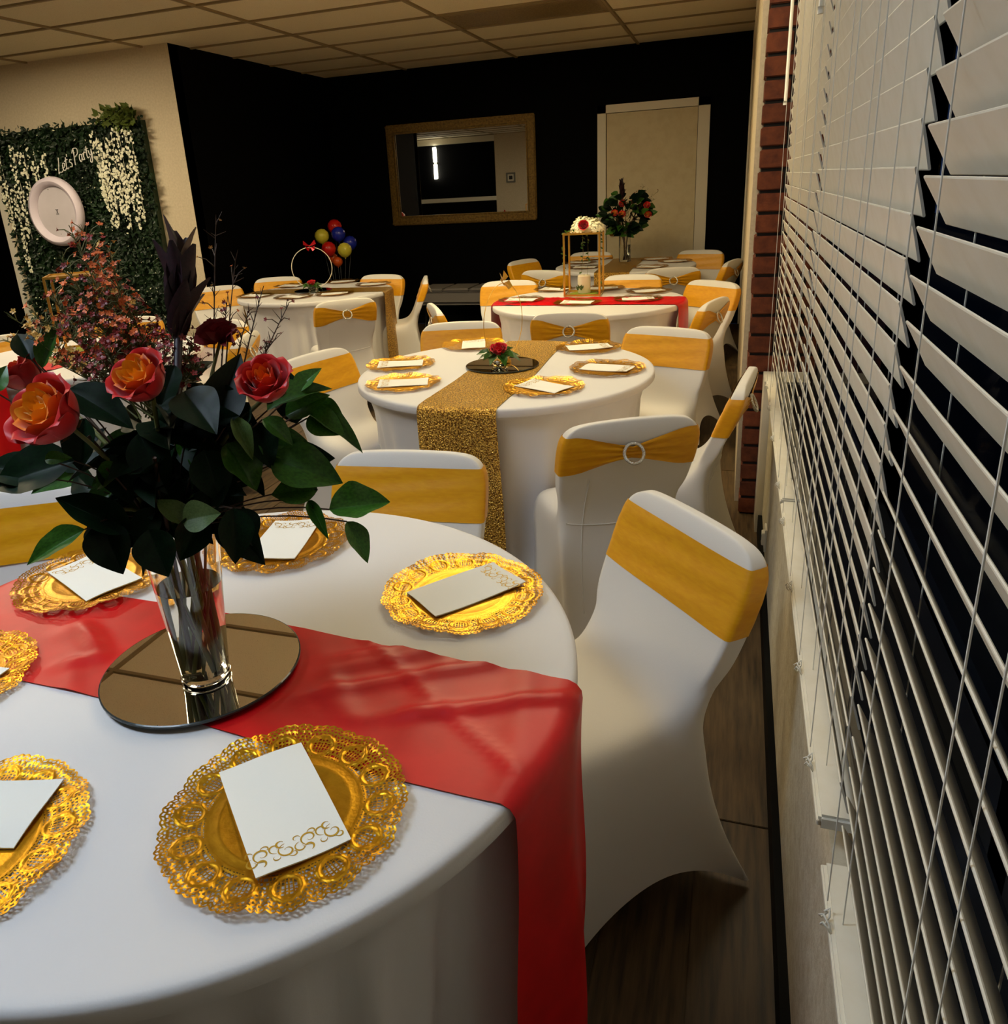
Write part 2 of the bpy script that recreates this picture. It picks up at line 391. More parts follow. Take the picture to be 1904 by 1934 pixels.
# ------------------------------------------------------------------ window blinds
PITCH_S = 0.0425; NSLAT = 43; SL_W = .048
def blind(label, y0, y1, tilt, zlow, cords, wand=None, railtilt=0.0):
    t = thing('window_blind', label, 'blind', (.162, (y0+y1)/2, zlow))
    Ln = y1-y0
    sm = MB()
    # slat: thin slightly crowned strip, local x across width
    def fn(u, v):
        a = (u-.5)*SL_W; return (a, (v-.5)*Ln, .0022*(1-(2*u-1)**2))
    n0 = 7
    hw = SL_W/2; prof = [(-hw, -.0006), (-hw, .0006), (-hw+.0012, .0013), (0, .0016), (hw-.0012, .0013), (hw, .0006), (hw, -.0006), (hw-.0012, -.0013), (0, -.0010), (-hw+.0012, -.0013)]
    nb = len(prof)
    for yy in (-Ln/2, Ln/2):
        for p in prof: sm.v.append((p[0], yy, p[1]))
    for i in range(nb): sm.f.append((i, (i+1) % nb, nb+(i+1) % nb, nb+i))
    sm.f.append(tuple(reversed(range(nb)))); sm.f.append(tuple(range(nb, 2*nb)))
    me = sm.mesh('slat', m_slat)
    for k in range(NSLAT):
        z = .046 + k*PITCH_S
        add('slat', me, t, (0, 0, z), (random.uniform(-.0012, .0012), tilt+random.uniform(-.02, .02), 0))
    top = .046 + NSLAT*PITCH_S
    MB().rbox((0, 0, .0), (.054, Ln, .022), .004).rbox((-.0275, 0, 0), (.003, Ln, .008), .001).build('bottom_rail', m_slat, t, rot=(0, railtilt, 0))
    MB().rbox((0, 0, top+.02), (.06, Ln+.01, .05), .003).build('headrail', m_slat, t)
    for cy in cords:
        yy = cy-(y0+y1)/2
        for sx in (-1, 1):
            MB().tube([(sx*.024*cos(tilt)+sx*.003, yy, .0), (sx*.024*cos(tilt)+sx*.003, yy+.002, top*.5), (sx*.024*cos(tilt)+sx*.003, yy, top)], .0008, 5).build('ladder_cord', m_cord, t)
        MB().tube([(-.0305, yy+.01, .03), (-.030, yy+.012, top*.5), (-.030, yy+.008, top)], .0008, 5).build('lift_cord', m_cord, t)
        kn = [( -.032+.006*sin(a*2.1), yy+.012*cos(a), .012+.008*sin(a*3)) for a in [i*pi/6 for i in range(13)]]
        MB().tube(kn, .0012, 5).build('cord_knot', m_cord, t, True)
    if wand:
        wy, wl_ = wand; yy = wy-(y0+y1)/2
        MB().tube([(-.040, yy, top-.0), (-.042, yy, top-wl_)], .0045, 8).tube([(-.042, yy, top-wl_), (-.042, yy, top-wl_-.012)], .006, 8).build('tilt_wand', m_slat, t, True)
blind('nearest white slatted window blind with half open slats', -1.15, .807, radians(62), SILL+.038, [-.6, .08, .42, .72])
blind('middle white slatted window blind with nearly closed slats', .871, 1.93, radians(75), SILL+.044, [.97, 1.2, 1.48, 1.8], (1.72, .80))
blind('farthest white slatted window blind ending at the brick pillar', 1.96, 3.27, radians(73), SILL+.038, [2.05, 2.45, 2.8, 3.1], (2.95, .86))
# small white latch on the low wall
lt = thing('wall_outlet', 'small white socket plate low on the wall beneath the blinds', 'socket', (WIN_X, 2.82, .18))
MB().rbox((-.004, 0, 0), (.008, .07, .09), .002).rbox((-.012, -.0, 0), (.012, .035, .05), .002).build('cover_plate', m_trim, lt)
MB().rbox((-.019, 0, 0), (.002, .006, .02), .0005).build('slot', m_dot, lt)

# ------------------------------------------------------------------ covered folding chair
def chair_cover_mesh():
    bm = bmesh.new(); cl = bm.edges.layers.float.new('crease_edge')
    C = [-1, -.55, 0, .55, 1]
    # (z corner, z middle, y corner, y middle, half width)
    R = [(.004, .135, .220, .165, .226), (.15, .19, .192, .168, .212), (.32, .33, .184, .174, .209), (.440, .442, .190, .192, .213),
         (.466, .468, .170, .174, .208), (.460, .456, .06, .06, .202), (.466, .462, -.055, -.05, .196),
         (.53, .53, -.100, -.098, .200), (.62, .62, -.138, -.136, .212), (.72, .72, -.180, -.178, .216), (.782, .786, -.203, -.202, .208),
         (.808, .815, -.219, -.219, .168), (.808, .815, -.242, -.242, .168),
         (.778, .782, -.248, -.249, .208), (.72, .72, -.233, -.234, .216), (.62, .62, -.190, -.190, .212), (.53, .53, -.152, -.150, .203), (.44, .44, -.132, -.128, .198),
         (.32, .33, -.140, -.128, .197), (.15, .19, -.190, -.160, .205), (.004, .135, -.255, -.190, .224)]
    rows = []
    for (zc, zm, yc, ym, wd) in R:
        row = []
        for c in C:
            k = abs(c)**2.2; row.append(bm.verts.new((c*wd, ym+(yc-ym)*k, zm+(zc-zm)*k)))
        rows.append(row)
    for i in range(len(rows)-1):
        for j in range(4): bm.faces.new((rows[i][j], rows[i][j+1], rows[i+1][j+1], rows[i+1][j]))
    for side, j in ((-1, 0), (1, 4)):
        zs = [(.072, .118, .085), (.172, .186, .175), (.325, .33, .325)]
        fr = [rows[0][j], rows[1][j], rows[2][j]]; rr = [rows[20][j], rows[19][j], rows[18][j]]
        g = []
        for i in range(3):
            a, b = fr[i].co, rr[i].co; line = [fr[i]]
            for q, tt in enumerate((.22, .52, .78)):
                p = a.lerp(b, tt); pull = (.030, .024, .012)[i]*4*tt*(1-tt)
                line.append(bm.verts.new((p.x - side*pull, p.y, zs[i][q])))
            line.append(rr[i]); g.append(line)
        top = [rows[3][j], rows[4][j], rows[5][j], rows[6][j], rows[17][j]]
        g.append(top)
        def quad(a, b, c, d):
            bm.faces.new((a, b, c, d) if side < 0 else (d, c, b, a))
        for i in range(3):
            for q in range(4): quad(g[i][q], g[i+1][q], g[i+1][q+1], g[i][q+1])
        prs = [(6, 17), (7, 16), (8, 15), (9, 14), (10, 13), (11, 12)]
        for k in range(5): quad(rows[prs[k][0]][j], rows[prs[k+1][0]][j], rows[prs[k+1][1]][j], rows[prs[k][1]][j])
        for ch in ([7, 8, 9, 10, 11], [16, 15, 14, 13, 12]):
            for k in range(4):
                e = bm.edges.get((rows[ch[k]][j], rows[ch[k+1]][j]))
                if e: e[cl] = .55
        for ch in ([0, 1, 2, 3], [20, 19, 18, 17]):
            for k in range(3):
                e = bm.edges.get((rows[ch[k]][j], rows[ch[k+1]][j]))
                if e: e[cl] = .35
        for v in (rows[0][j], rows[20][j]):
            pass
    for r in (11, 12):
        for j in range(4):
            e = bm.edges.get((rows[r][j], rows[r][j+1]))
            if e: e[cl] = .4
    bmesh.ops.recalc_face_normals(bm, faces=bm.faces[:])
    me = bpy.data.meshes.new('cage'); bm.to_mesh(me); bm.free(); me.materials.append(m_spandex)
    return subsurf(me, 3)
CH_COVER = chair_cover_mesh(); CH_COVER.name = 'spandex_cover'
def interp(tab, z):
    for i in range(len(tab)-1):
        a, b = tab[i], tab[i+1]
        if a[0] <= z <= b[0]:
            t = (z-a[0])/(b[0]-a[0]); return [a[k]+(b[k]-a[k])*t for k in range(1, len(a))]
    return list(tab[0][1:] if z < tab[0][0] else tab[-1][1:])
SLAB = [(.50, -.085, -.145, .198), (.53, -.100, -.152, .200), (.62, -.138, -.190, .211), (.73, -.183, -.236, .217), (.80, -.208, -.252, .20)]
from mathutils.bvhtree import BVHTree
def sash_mesh():
    bvh = BVHTree.FromPolygons([v.co.copy() for v in CH_COVER.vertices], [tuple(q.vertices) for q in CH_COVER.polygons])
    NU, NV = 112, 12
    def fn(u, v):
        a = u*2*pi                      # 0 = right edge, front is +y side
        ca, sa = cos(a), sin(a)
        x = (1 if ca >= 0 else -1)*abs(ca)**.55; back = sa < 0
        g = 1.0
        if back: g = .30 + .70*min(1, abs(x)/.9)**1.1
        zc = .710 + (.002 if back else .002)*(1-x*x); Hh = .132*g
        z = zc + (v-.5)*Hh
        yf, yr, wd = interp(SLAB, z)
        mid = (yf+yr)/2; ox = max(-.97, min(.97, x))*wd*.86
        org = Vector((ox, mid, z)); e = abs(x)
        d = Vector((x*max(0, (e-.80)/.20)*1.0, (1 if sa > 0 else -1)*(1-max(0, (e-.80)/.20)**2.2)+1e-4, -.35*(1 if sa > 0 else -1)*0)).normalized()
        hit = bvh.ray_cast(org, d)
        p = hit[0] if hit[0] is not None else org
        p = p + d*.0035
        if back:
            amp = .0045*(1-e)**.7
            p.y -= amp*(1+sin(v*pi*7+3*x)) + .006*exp(-(x/.16)**2)
        else: p.y += .0014*(1+sin(v*15+x*2.0))*(1-e**4)
        return p
    mb = MB().grid(fn, NU, NV, True)
    return mb.mesh('sash', m_sash, True)
SASH = sash_mesh()
def seam_mesh():
    bvh = BVHTree.FromPolygons([v.co.copy() for v in CH_COVER.vertices], [tuple(q.vertices) for q in CH_COVER.polygons])
    mb = MB()
    def hit(x, z):
        h = bvh.ray_cast(Vector((x, -.6, z)), Vector((0, 1, 0))); return (h[0] + Vector((0, -.0006, 0))) if h[0] else None
    a = [hit(-.175+.35*i/24, .455-.018*(1-((i-12)/12)**2)) for i in range(25)]; mb.tube([q for q in a if q], .0018, 5)
    b = [hit(-.115-.02*i/24, .615-.46*i/24) for i in range(25)]; mb.tube([q for q in b if q], .0014, 5)
    return mb.mesh('cover_seam', m_spandex, True)
SEAM = seam_mesh()
BUCK = MB().tube([(.030*cos(a), 0, .030*sin(a)) for a in [i*2*pi/28 for i in range(28)]], .0052, 8, True).mesh('sash_buckle', m_silver, True)
def chair(top, face, label, table):
    f = Vector((face[0], face[1], 0)).normalized()
    o = Vector((top[0], top[1], 0)) + f*.232
    c = thing('banquet_chair', label, 'chair', (o.x, o.y, 0), atan2(-f.x, f.y), 'covered chairs at the '+table)
    add('spandex_cover', CH_COVER, c)
    add('sash', SASH, c); add('cover_seam', SEAM, c)
    b = add('sash_buckle', BUCK, c, (0, -.2570, .713), (radians(-22), 0, 0))
    b['label'] = 'round silver buckle'
TA, TB, TC, TD, TE, TF, TG = (-.81, .93), (-.90, 3.03), (-.90, 4.96), (-.95, 7.08), (-3.20, 5.55), (-3.25, 3.15), (-5.9, -2.0)
def tow(p, t, mix=None):
    d = Vector((t[0]-p[0], t[1]-p[1], 0)).normalized()
    if mix: d = (d + Vector((mix[0], mix[1], 0))).normalized()
    return d
G = 'nearest table'
chair((-.058, 1.548), (-.755, -.655), 'large white covered chair with flat gold sash beside the nearest table, right under the blinds', G)
chair((-.82, 1.82), (.10, -.99), 'white covered chair with gold sash behind the nearest table, in front of the sequin runner', G)
chair((-1.74, 1.36), (.50, -.86), 'white covered chair with gold sash cut off by the left edge behind the bouquet', G)
G = 'sequin runner table'
chair((-.272, 2.20), (-.47, .88), 'white covered chair turned away with a silver buckle, largest of those seen from behind', G)
chair((.055, 2.78), (-.98, .12), 'white covered chair seen edge on between the brick pillar and the sequin runner table', G)
chair((-.29, 3.69), (-.32, -.95), 'white covered chair facing us at the right far side of the sequin runner table', G)
chair((-1.37, 3.84), (.26, -.965), 'white covered chair facing us at the left far side of the sequin runner table', G)
chair((-1.80, 3.03), (.95, -.30), 'white covered chair at the left of the sequin runner table, behind the right rose', G)
G = 'red runner table by the gold stand'
chair((-.85, 4.125), (-.07, 1), 'white covered chair with buckle in front of the gold stand table', G)
chair((-1.60, 5.60), (.18, -.98), 'white covered chair facing us left of the gold stand, beside the grey bench', G)
chair((-.726, 5.83), (0, -1), 'white covered chair facing us directly behind the right of the gold stand', G)
chair((-.14, 5.40), (-.62, -.78), 'white covered chair facing us beside the brick pillar, right of the gold stand table', G)
chair((-.105, 4.56), (-.95, .3), 'small tilted white covered chair back overlapping the right end of the red runner', G)
chair((-1.75, 4.42), (.86, .5), 'white covered chair corner peeking out left of the gold stand table, below the bench', G)
G = 'far table by the door'
chair((-1.49, 6.24), (.28, .96), 'white covered chair with buckle at the left near side of the door table', G)
chair((-.47, 6.25), (-.30, .95), 'white covered chair with buckle at the right near side of the door table', G)
chair((-.03, 6.72), (-.95, .3), 'white covered chair seen from the side at the right end of the door table', G)
chair((-.33, 7.70), (-.2, -.98), 'white covered chair facing us before the right door casing', G)
chair((-1.92, 7.2), (.9, -.43), 'white covered chair at the left end of the door table, below the gilt mirror', G)
chair((-1.38, 7.82), (.08, -1), 'white covered chair facing us behind the gold stand posts at the door', G)
G = 'hoop table'
chair((-2.50, 4.71), (-.66, .75), 'white covered chair with buckle in front of the hoop table beside its sequin runner', G)
chair((-3.92, 6.16), (.35, -.94), 'white covered chair facing us behind the left of the hoop', G)
chair((-2.90, 6.19), (-.1, -1), 'white covered chair facing us behind the right of the hoop table', G)
chair((-2.40, 5.95), (-.93, -.37), 'white covered chair seen edge on at the right of the hoop table, beside the bench', G)
chair((-4.14, 5.55), (.75, -.65), 'white covered chair left of the hoop table, behind the thin flower twigs', G)
G = 'far left table'
chair((-2.92, 3.96), (-.35, -.94), 'white covered chair facing us behind the dark red carnation', G)
chair((-2.44, 3.46), (-.95, -.3), 'white covered chair corner peeking out right of the dark red carnation', G)
chair((-3.70, 4.02), (.4, -.92), 'white covered chair facing us behind the orange wax flowers and gold stand', G)
chair((-4.08, 3.32), (.97, -.2), 'white covered chair at the left edge beyond the yellow wax flowers', G)
G = 'table seen in the mirror'
chair((-5.5, -2.85), (-.2, 1), 'white covered chair reflected at the bottom right of the gilt mirror', G)
chair((-6.3, -2.8), (.3, .95), 'white covered chair reflected at the bottom middle of the gilt mirror', G)

# ------------------------------------------------------------------ tables
TZ = .755; TR = .61
def cloth_mesh(seed):
    fk = 1.6 if seed == 1 else 1.0
    rnd = random.Random(seed); ph = [rnd.uniform(0, 6.28) for _ in range(6)]
    prof = [(0.001, 0), (.25, 0), (.50, 0), (.592, 0), (.603, -.0005), (.609, -.0035), (.611, -.009), (.6115, -.029), (.608, -.0325), (.592, -.035), (.572, -.052), (.552, -.12), (.540, -.22), (.532, -.34), (.530, -.46), (.535, -.58), (.55, -.68), (.58, -.752)]
    NU = 180; mb = MB()
    for k, (r, z) in enumerate(prof):
        for j in range(NU):
            a = 2*pi*j/NU; d = max(0, min(1, (-z-.035)/.35))
            s = .5+.5*sin(a*4+ph[5])
            fold = fk*d*(.013*sin(a*23+ph[0]+1.5*sin(a*5+ph[1])) + .012*sin(a*11+ph[2]+sin(a*3)) + .006*sin(a*37+ph[3]) + .022*max(0, sin(a*13+ph[2]+1.2*sin(a*2+ph[1])))**5)*(.45+.8*(.5+.5*sin(a*3+ph[4])))
            foot = max(0, (-z-.5)/.25); zz = z
            if z < -.70: zz = z + .10*(1-s)*(1 if z < -.74 else .4)
            rr = r + fold + foot*(.03*s-.02)
            mb.v.append((rr*cos(a), rr*sin(a), TZ+zz))
    K = len(prof)
    for k in range(K-1):
        for j in range(NU):
            mb.f.append((k*NU+(j+1) % NU, k*NU+j, (k+1)*NU+j, (k+1)*NU+(j+1) % NU))
    return mb.mesh('tablecloth', m_cloth, True)
ttop = MB().lathe([(.0, -.012), (.585, -.012), (.592, -.018), (.592, -.034), (.585, -.038), (.0, -.038)], 48).mesh('tabletop', m_stem_dark)
tleg = MB().tube([(0, 0, .005), (0, 0, TZ-.04)], .014, 10).mesh('table_leg', m_alum)
def table(c, label, seed):
    t = thing('round_table', label, 'table', (c[0], c[1], 0), 0, 'round tables under white spandex')
    add('tablecloth', cloth_mesh(seed), t); add('tabletop', ttop, t, (0, 0, TZ))
    for k in range(4): add('table_leg', tleg, t, (.42*cos(pi/4+k*pi/2), .42*sin(pi/4+k*pi/2), 0))
table(TA, 'nearest round table under a fitted white spandex cloth, carrying the big bouquet', 1)
table(TB, 'round white table in the middle with a gold sequin runner and six places', 2)
table(TC, 'round white table carrying the tall gold stand and a red runner', 3)
table(TD, 'round white table farthest back in front of the cream door', 4)
table(TE, 'round white table at the black alcove carrying the large white hoop', 5)
table(TF, 'round white table at the far left mostly hidden behind the bouquet', 6)
table(TG, 'white table seen only as a reflection at the bottom of the gilt mirror', 8)

# ------------------------------------------------------------------ runners
def runner(c, ang, off, width, drop, mt, label, seed, wr=.003, lift=.003, wave=.012):
    rnd = random.Random(seed)
    flat = [(q[0]-c[0], q[1]-c[1], q[2]) for q in ((-.795, .877, .17), (-.499, .642, .165), (-1.225, 1.095, .165), (-1.215, .735, .165))]
    ridges = [(rnd.uniform(-.6, .6), rnd.uniform(-.9, .9), rnd.uniform(.010, .03), rnd.uniform(.3, 1)) for _ in range(18)]
    ph = rnd.uniform(0, 6); R0 = TR+.006
    Lh = R0+drop; NU, NV = 200, 28
    def fn(u, v):
        s = (2*u-1)*Lh; o = off+(v-.5)*width; sg = 1 if s >= 0 else -1
        o += .006*sin(s*7+ph)*(1 if abs(v-.5) > .4 else .6)
        cc = sqrt(max(0.01, R0*R0-o*o)); a = abs(s)
        wrk = 0
        for (p, sl, wd, am) in ridges:
            d = (s-p-sl*(o-off)*2.2); wrk += am*wr*exp(-(d/wd)**2)
        X_, Y_ = s*cos(ang)-o*sin(ang), s*sin(ang)+o*cos(ang)
        for fx, fy, fr in flat:
            wrk *= max(0, min(1, (sqrt((X_-fx)**2+(Y_-fy)**2)-fr)/.07))
        if a < cc-.02:
            x = a; z = TZ+lift+wrk
        else:
            t = a-(cc-.02); rb = .026
            if t < rb*pi/2:
                q = t/rb; x = cc-.02+rb*sin(q); z = TZ+lift+wrk*.6-rb*(1-cos(q))
            else:
                dd = t-rb*pi/2; x = cc-.02+rb+wave*(1-exp(-dd*4))*(sin((o-off)/width*7+ph)+.5*sin(dd*9+ph+v*3))+.012*dd
                z = TZ+lift-rb-dd
                o2 = o + .03*(v-.5)*dd
                o = o2
                if z < .008:
                    ex = .008-z; x += ex*.8; z = .006+.004*sin(ex*30+v*5)**2
        return (sg*x, o, z)
    mb = MB().grid(fn, NU, NV)
    o = mb.build('table_runner', mt, None, True, loc=(c[0], c[1], 0), rot=ang, label=label, cat='runner')
    return o
runner(TA, radians(-3.5), -.035, .27, .73, m_red, 'red satin runner across the nearest table, hanging to the floor', 3, wr=.008, wave=.016)
runner(TB, pi/2, .0, .295, .74, m_sequin, 'gold sequin runner hanging down the near side of the middle table', 5, wr=.001, wave=.010)
runner(TC, radians(0), -.05, .33, .34, m_red, 'red satin runner under the tall gold stand', 6, wr=.004)
runner(TD, pi/2, .03, .29, .25, m_sequin, 'gold sequin runner under the small far bouquet by the door', 7, wr=.001)
runner(TE, radians(4), .06, .29, .55, m_sequin, 'gold sequin runner under the large white hoop', 8, wr=.001)
runner(TF, pi/2, .0, .29, .5, m_red, 'red satin runner on the far left table behind the roses', 9, wr=.003)

# ------------------------------------------------------------------ doily chargers + napkins
def doily_mesh():
    NS = 14; NA = NS*52; NR = 46; R1, R0 = .155, .092
    mb = MB()
    def rout(a):
        q = (a/(2*pi)*NS) % 1.0
        big = abs(sin(pi*q))**.8
        small = abs(sin(pi*(q*6)))
        mid = exp(-((q-.0)/.10)**2)+exp(-((q-1.)/.10)**2)
        return .1395 + .0125*big + .0026*small + .0095*mid
    def height(s, q):
        dx = (q-.5)/.37; dy = (s-.42)/.33; d = sqrt(dx*dx+dy*dy)
        hgt = .0007*exp(-((d-.86)/.10)**2) + .0003*sin(s*24)
        return .003 + .0075*s*s + hgt
    # hole mask in sector space
    def solid(s, q, a):
        if s < .03 or s > .965: return True
        X = (q-.5); Y = s
        dx = X/.37; dy = (Y-.42)/.33; d = sqrt(dx*dx+dy*dy)
        if d < .62:                         # lattice inside the oval
            u = X*11+.5; v = (Y-.4)*12+.5
            return not (abs((u % 1)-.5) < .29 and abs((v % 1)-.5) < .29)
        if d < 1.05: return True
        if Y < .42:                         # wedges near the centre between ovals
            if Y < .08: return True
            e = abs(X)
            k = int(Y/.11)
            return not (((Y/.11) % 1) > .36 and ((e*11+.5*k) % 1) > .45)
        # beaded outer net
        row = int((Y-.42)/.095); fy = ((Y-.42)/.095) % 1
        fx = (q*11 + .5*(row % 2)) % 1
        return ((fx-.5)/.33)**2+((fy-.5)/.31)**2 > 1
    idx = {}
    def vid(i, j):
        i %= NA; key = (i, j)
        if key not in idx:
            a = 2*pi*i/NA; s = j/NR; r = R0+(rout(a)-R0)*s; q = (a/(2*pi)*NS) % 1.0
            idx[key] = mb.vert((r*cos(a), r*sin(a), height(s, q)+s*s*(.0022*sin(a*3+1)+.0020*sin(a*8)+.0016*sin(a*13+2))))
        return idx[key]
    for j in range(NR):
        for i in range(NA):
            a = 2*pi*(i+.5)/NA; q = (a/(2*pi)*NS) % 1.0
            if solid((j+.5)/NR, q, a): mb.f.append((vid(i, j), vid(i+1, j), vid(i+1, j+1), vid(i, j+1)))
    lace = mb.mesh('lace_border', m_gold, True)
    c = MB().lathe([(.0005, .0030), (.045, .0030), (.078, .0030), (.080, .0036), (.083, .0030), (.0925, .0032)], 96).mesh('doily_centre', m_gold, True)
    return lace, c
LACE, DCEN = doily_mesh()
def napkin_meshes():
    Wd, Ln = .112, .198
    def fn(u, v):
        x = (u-.5)*Wd; y = (v-.5)*Ln
        return (x, y, .0075 + .0035*(2*v-1)**2*(u*1.0) + .0015*sin(u*5+v*3))
    mb = MB().grid(fn, 8, 12)
    n = len(mb.v)
    for p in list(mb.v): mb.v.append((p[0]*.992, p[1]*.992, p[2]-.0025))
    for f in list(mb.f): mb.f.append(tuple(n+i for i in reversed(f)))
    W1 = 9
    ring = [i for i in range(9)]+[k*9+8 for k in range(1, 13)]+[12*9+7-i for i in range(8)]+[(11-k)*9 for k in range(11)]
    for i in range(len(ring)):
        a, b = ring[i], ring[(i+1) % len(ring)]; mb.f.append((b, a, a+n, b+n))
    me = mb.mesh('napkin', m_napkin, True, 40)
    pr = MB()
    def stroke(pts, w0):
        k = len(pts); base = len(pr.v)
        for i, (x, y) in enumerate(pts):
            tx = pts[min(i+1, k-1)][0]-pts[max(i-1, 0)][0]; ty = pts[min(i+1, k-1)][1]-pts[max(i-1, 0)][1]
            l = sqrt(tx*tx+ty*ty) or 1; nx, ny = -ty/l, tx/l; t = i/(k-1)
            hw = w0*(.25+sin(pi*min(1, t*1.15))*.9)
            for s in (-1, 1):
                X, Y = x+s*nx*hw, y+s*ny*hw; u, v = X/Wd+.5, Y/Ln+.5
                pr.v.append((X, Y, fn(u, v)[2]+.0004))
        for i in range(k-1): pr.f.append((base+2*i, base+2*i+1, base+2*i+3, base+2*i+2))
    def spiral(cx, cy, r0, a0, turns, dirn, w0, n=22, shrink=.25):
        stroke([(cx+r0*(1-(1-shrink)*t)*cos(a0+dirn*turns*2*pi*t), cy+r0*(1-(1-shrink)*t)*sin(a0+dirn*turns*2*pi*t)) for t in [i/(n-1) for i in range(n)]], w0)
    yb = .072
    for k in range(4):
        cx = -.042+.028*k; up = 1 if k % 2 == 0 else -1
        spiral(cx, yb+.003*up, .0115, -pi/2*up, 1.15, up, .0011)
        spiral(cx+.012, yb-.006*up, .0085, pi/2*up, .9, -up, .0009)
        spiral(cx-.006, yb+.0105*up, .006, 0, .8, up, .0008)
        spiral(cx+.004, yb-.010*up, .0065, pi*.6, .7, -up, .0012, 14, .6)
        spiral(cx+.014, yb+.009*up, .005, pi, .7, -up, .0007, 14, .5)
    return me, pr.mesh('scroll_print', m_print)
NAP, SCROLL = napkin_meshes()
def setting(x, y, table, where, rz, dx=0, dy=0, lift=.0):
    z = TZ+.0012+lift
    a = random.uniform(0, 6.28)
    d = thing('doily_charger', 'gold lace doily ' + where, 'doily', (x, y, z), a, 'gold doilies on the '+table)
    add('lace_border', LACE, d); add('doily_centre', DCEN, d)
    n = add('paper_napkin', NAP, None, (x+dx, y+dy, z-.0010), rz, None, 'white napkin with gold scroll border ' + where, 'napkin', 'napkins on the '+table)
    add('scroll_print', SCROLL, n)['label'] = 'printed gold scroll band'
def dirz(dx, dy): return atan2(-dx, dy)     # scroll end (+y) points to (dx,dy)
T = 'nearest table'
setting(-.499, .642, T, 'at the very front of the nearest table', dirz(.147, -.136), -.008, .004)
setting(-.460, 1.208, T, 'glinting brightest at the right of the nearest table', dirz(.123, .149), .004, .012)
setting(-.926, 1.330, T, 'right behind the vase on the nearest table', dirz(-.045, .205), 0, .012)
setting(-1.225, 1.095, T, 'left of the vase, partly on the red runner', dirz(-.2, .09), 0, 0, .004)
setting(-1.215, .735, T, 'barely showing at the left edge of the picture', dirz(-1, 0), 0, 0)
setting(-.861, .482, T, 'cut off at the lower left corner of the picture', dirz(-.7, -.2), -.035, .045)
T = 'sequin runner table'
for px, wh, an in [((757, 690), 'at the far left of the sequin runner table', 1.9), ((762, 726), 'at the near left of the sequin runner table', 1.9), ((895, 653), 'behind the sequin runner, at its left', .3), ((1112, 658), 'at the right far side of the sequin runner table', -1.2), ((1147, 698), 'at the right end of the sequin runner table', -1.75), ((1027, 733), 'right of the hanging end of the sequin runner', 1.1)]:
    p = onz(*px, TZ); setting(p.x, p.y, T, wh, an)
T = 'red runner table'
for px, wh, an in [((1090, 573), 'in front of the gold stand', 1.5), ((985, 568), 'at the left end of the gold stand table', 1.5), ((1205, 566), 'at the right front of the gold stand table', -1.4), ((1047, 548), 'behind the gold stand, at its left', 1.3), ((1140, 546), 'behind the gold stand, at its right', -1.4), ((1225, 551), 'at the right back of the gold stand table', -1.2)]:
    p = onz(*px, TZ); setting(p.x, p.y, T, wh, an)
T = 'door table'
for px, wh, an in [((1105, 506), 'seen through the gold stand, front of the door table', 1.5), ((1095, 497), 'seen through the gold stand, middle of the door table', 1.5), ((1130, 489), 'left of the far vase on the door table', 1.3), ((1240, 490), 'right of the far vase, back of the door table', -1.2), ((1275, 494), 'at the right end of the door table', -1.4), ((1228, 505), 'right front of the door table', 1.3)]:
    p = onz(*px, TZ); setting(p.x, p.y, T, wh, an)
T = 'hoop table'
for px, wh, an in [((483, 560), 'at the left front of the hoop table', 1.4), ((555, 562), 'at the front of the hoop table, below the hoop', 1.4), ((632, 556), 'right of the hoop, behind the buckled chair', -1.2), ((550, 541), 'behind the hoop, at its left', 1.5), ((648, 533), 'behind the hoop, at its right', -1.3), ((705, 538), 'at the right end of the hoop table', -1.4)]:
    p = onz(*px, TZ); setting(p.x, p.y, T, wh, an)

# ------------------------------------------------------------------ round mirrors
def table_mirror(x, y, r, label, z=TZ+.010):
    t = thing('round_mirror', label, 'mirror', (x, y, z))
    MB().lathe([(.001, .004), (r-.002, .004)], 72).build('mirror_glass', m_mirror, t)
    MB().lathe([(r-.002, .0042), (r, .003), (r, 0), (.001, 0)], 72).build('mirror_rim', m_mirror_edge, t)
table_mirror(-.795, .877, .157, 'round table mirror under the large glass vase')
pB = onz(949, 692, TZ); table_mirror(pB.x, pB.y, .155, 'round dark looking mirror under the single rose on the sequin runner', TZ+.006)
pE = onz(592, 550, TZ); table_mirror(pE.x, pE.y, .15, 'round mirror under the large white hoop', TZ+.006)

# ------------------------------------------------------------------ plants
def leaf_mesh(mt, name='leaf', wr=.5, bend=.18, fold=.22, wav=.02):
    mb = MB(); n = 16; S = (-1, -.66, -.33, -.04, .04, .33, .66, 1); ns = len(S)
    for i in range(n+1):
        t = i/n; wd = wr*.5*(sin(pi*min(1, t**.78))**.9)*(1-.10*t)
        if i == 0: wd = .012
        if i == n: wd = .003
        z = -bend*t*t
        for s in S:
            e = abs(s)
            vein = .020*wd*max(0, sin((t*7.5-e*1.0)*2*pi))*(e*(1.15-e))*4
            zz = z + e*wd*fold*1.6 + wav*sin(t*14+s*2)*e*wd*2 - vein - (.010 if e < .1 else 0)
            mb.v.append((t, s*wd, zz))
    for i in range(n):
        for k in range(ns-1):
            a = i*ns+k; mb.f.append((a, a+ns, a+ns+1, a+1))
    return mb.mesh(name, mt, True)
LEAVES = {}
for key, mt in (('g', m_leaf), ('d', m_leaf_dark), ('p', m_leaf_pale)):
    LEAVES[key] = [leaf_mesh(mt, 'leaf', 1.0, .16, .20), leaf_mesh(mt, 'leaf', 1.0, .34, .30), leaf_mesh(mt, 'leaf', 1.0, .05, .40, .05)]
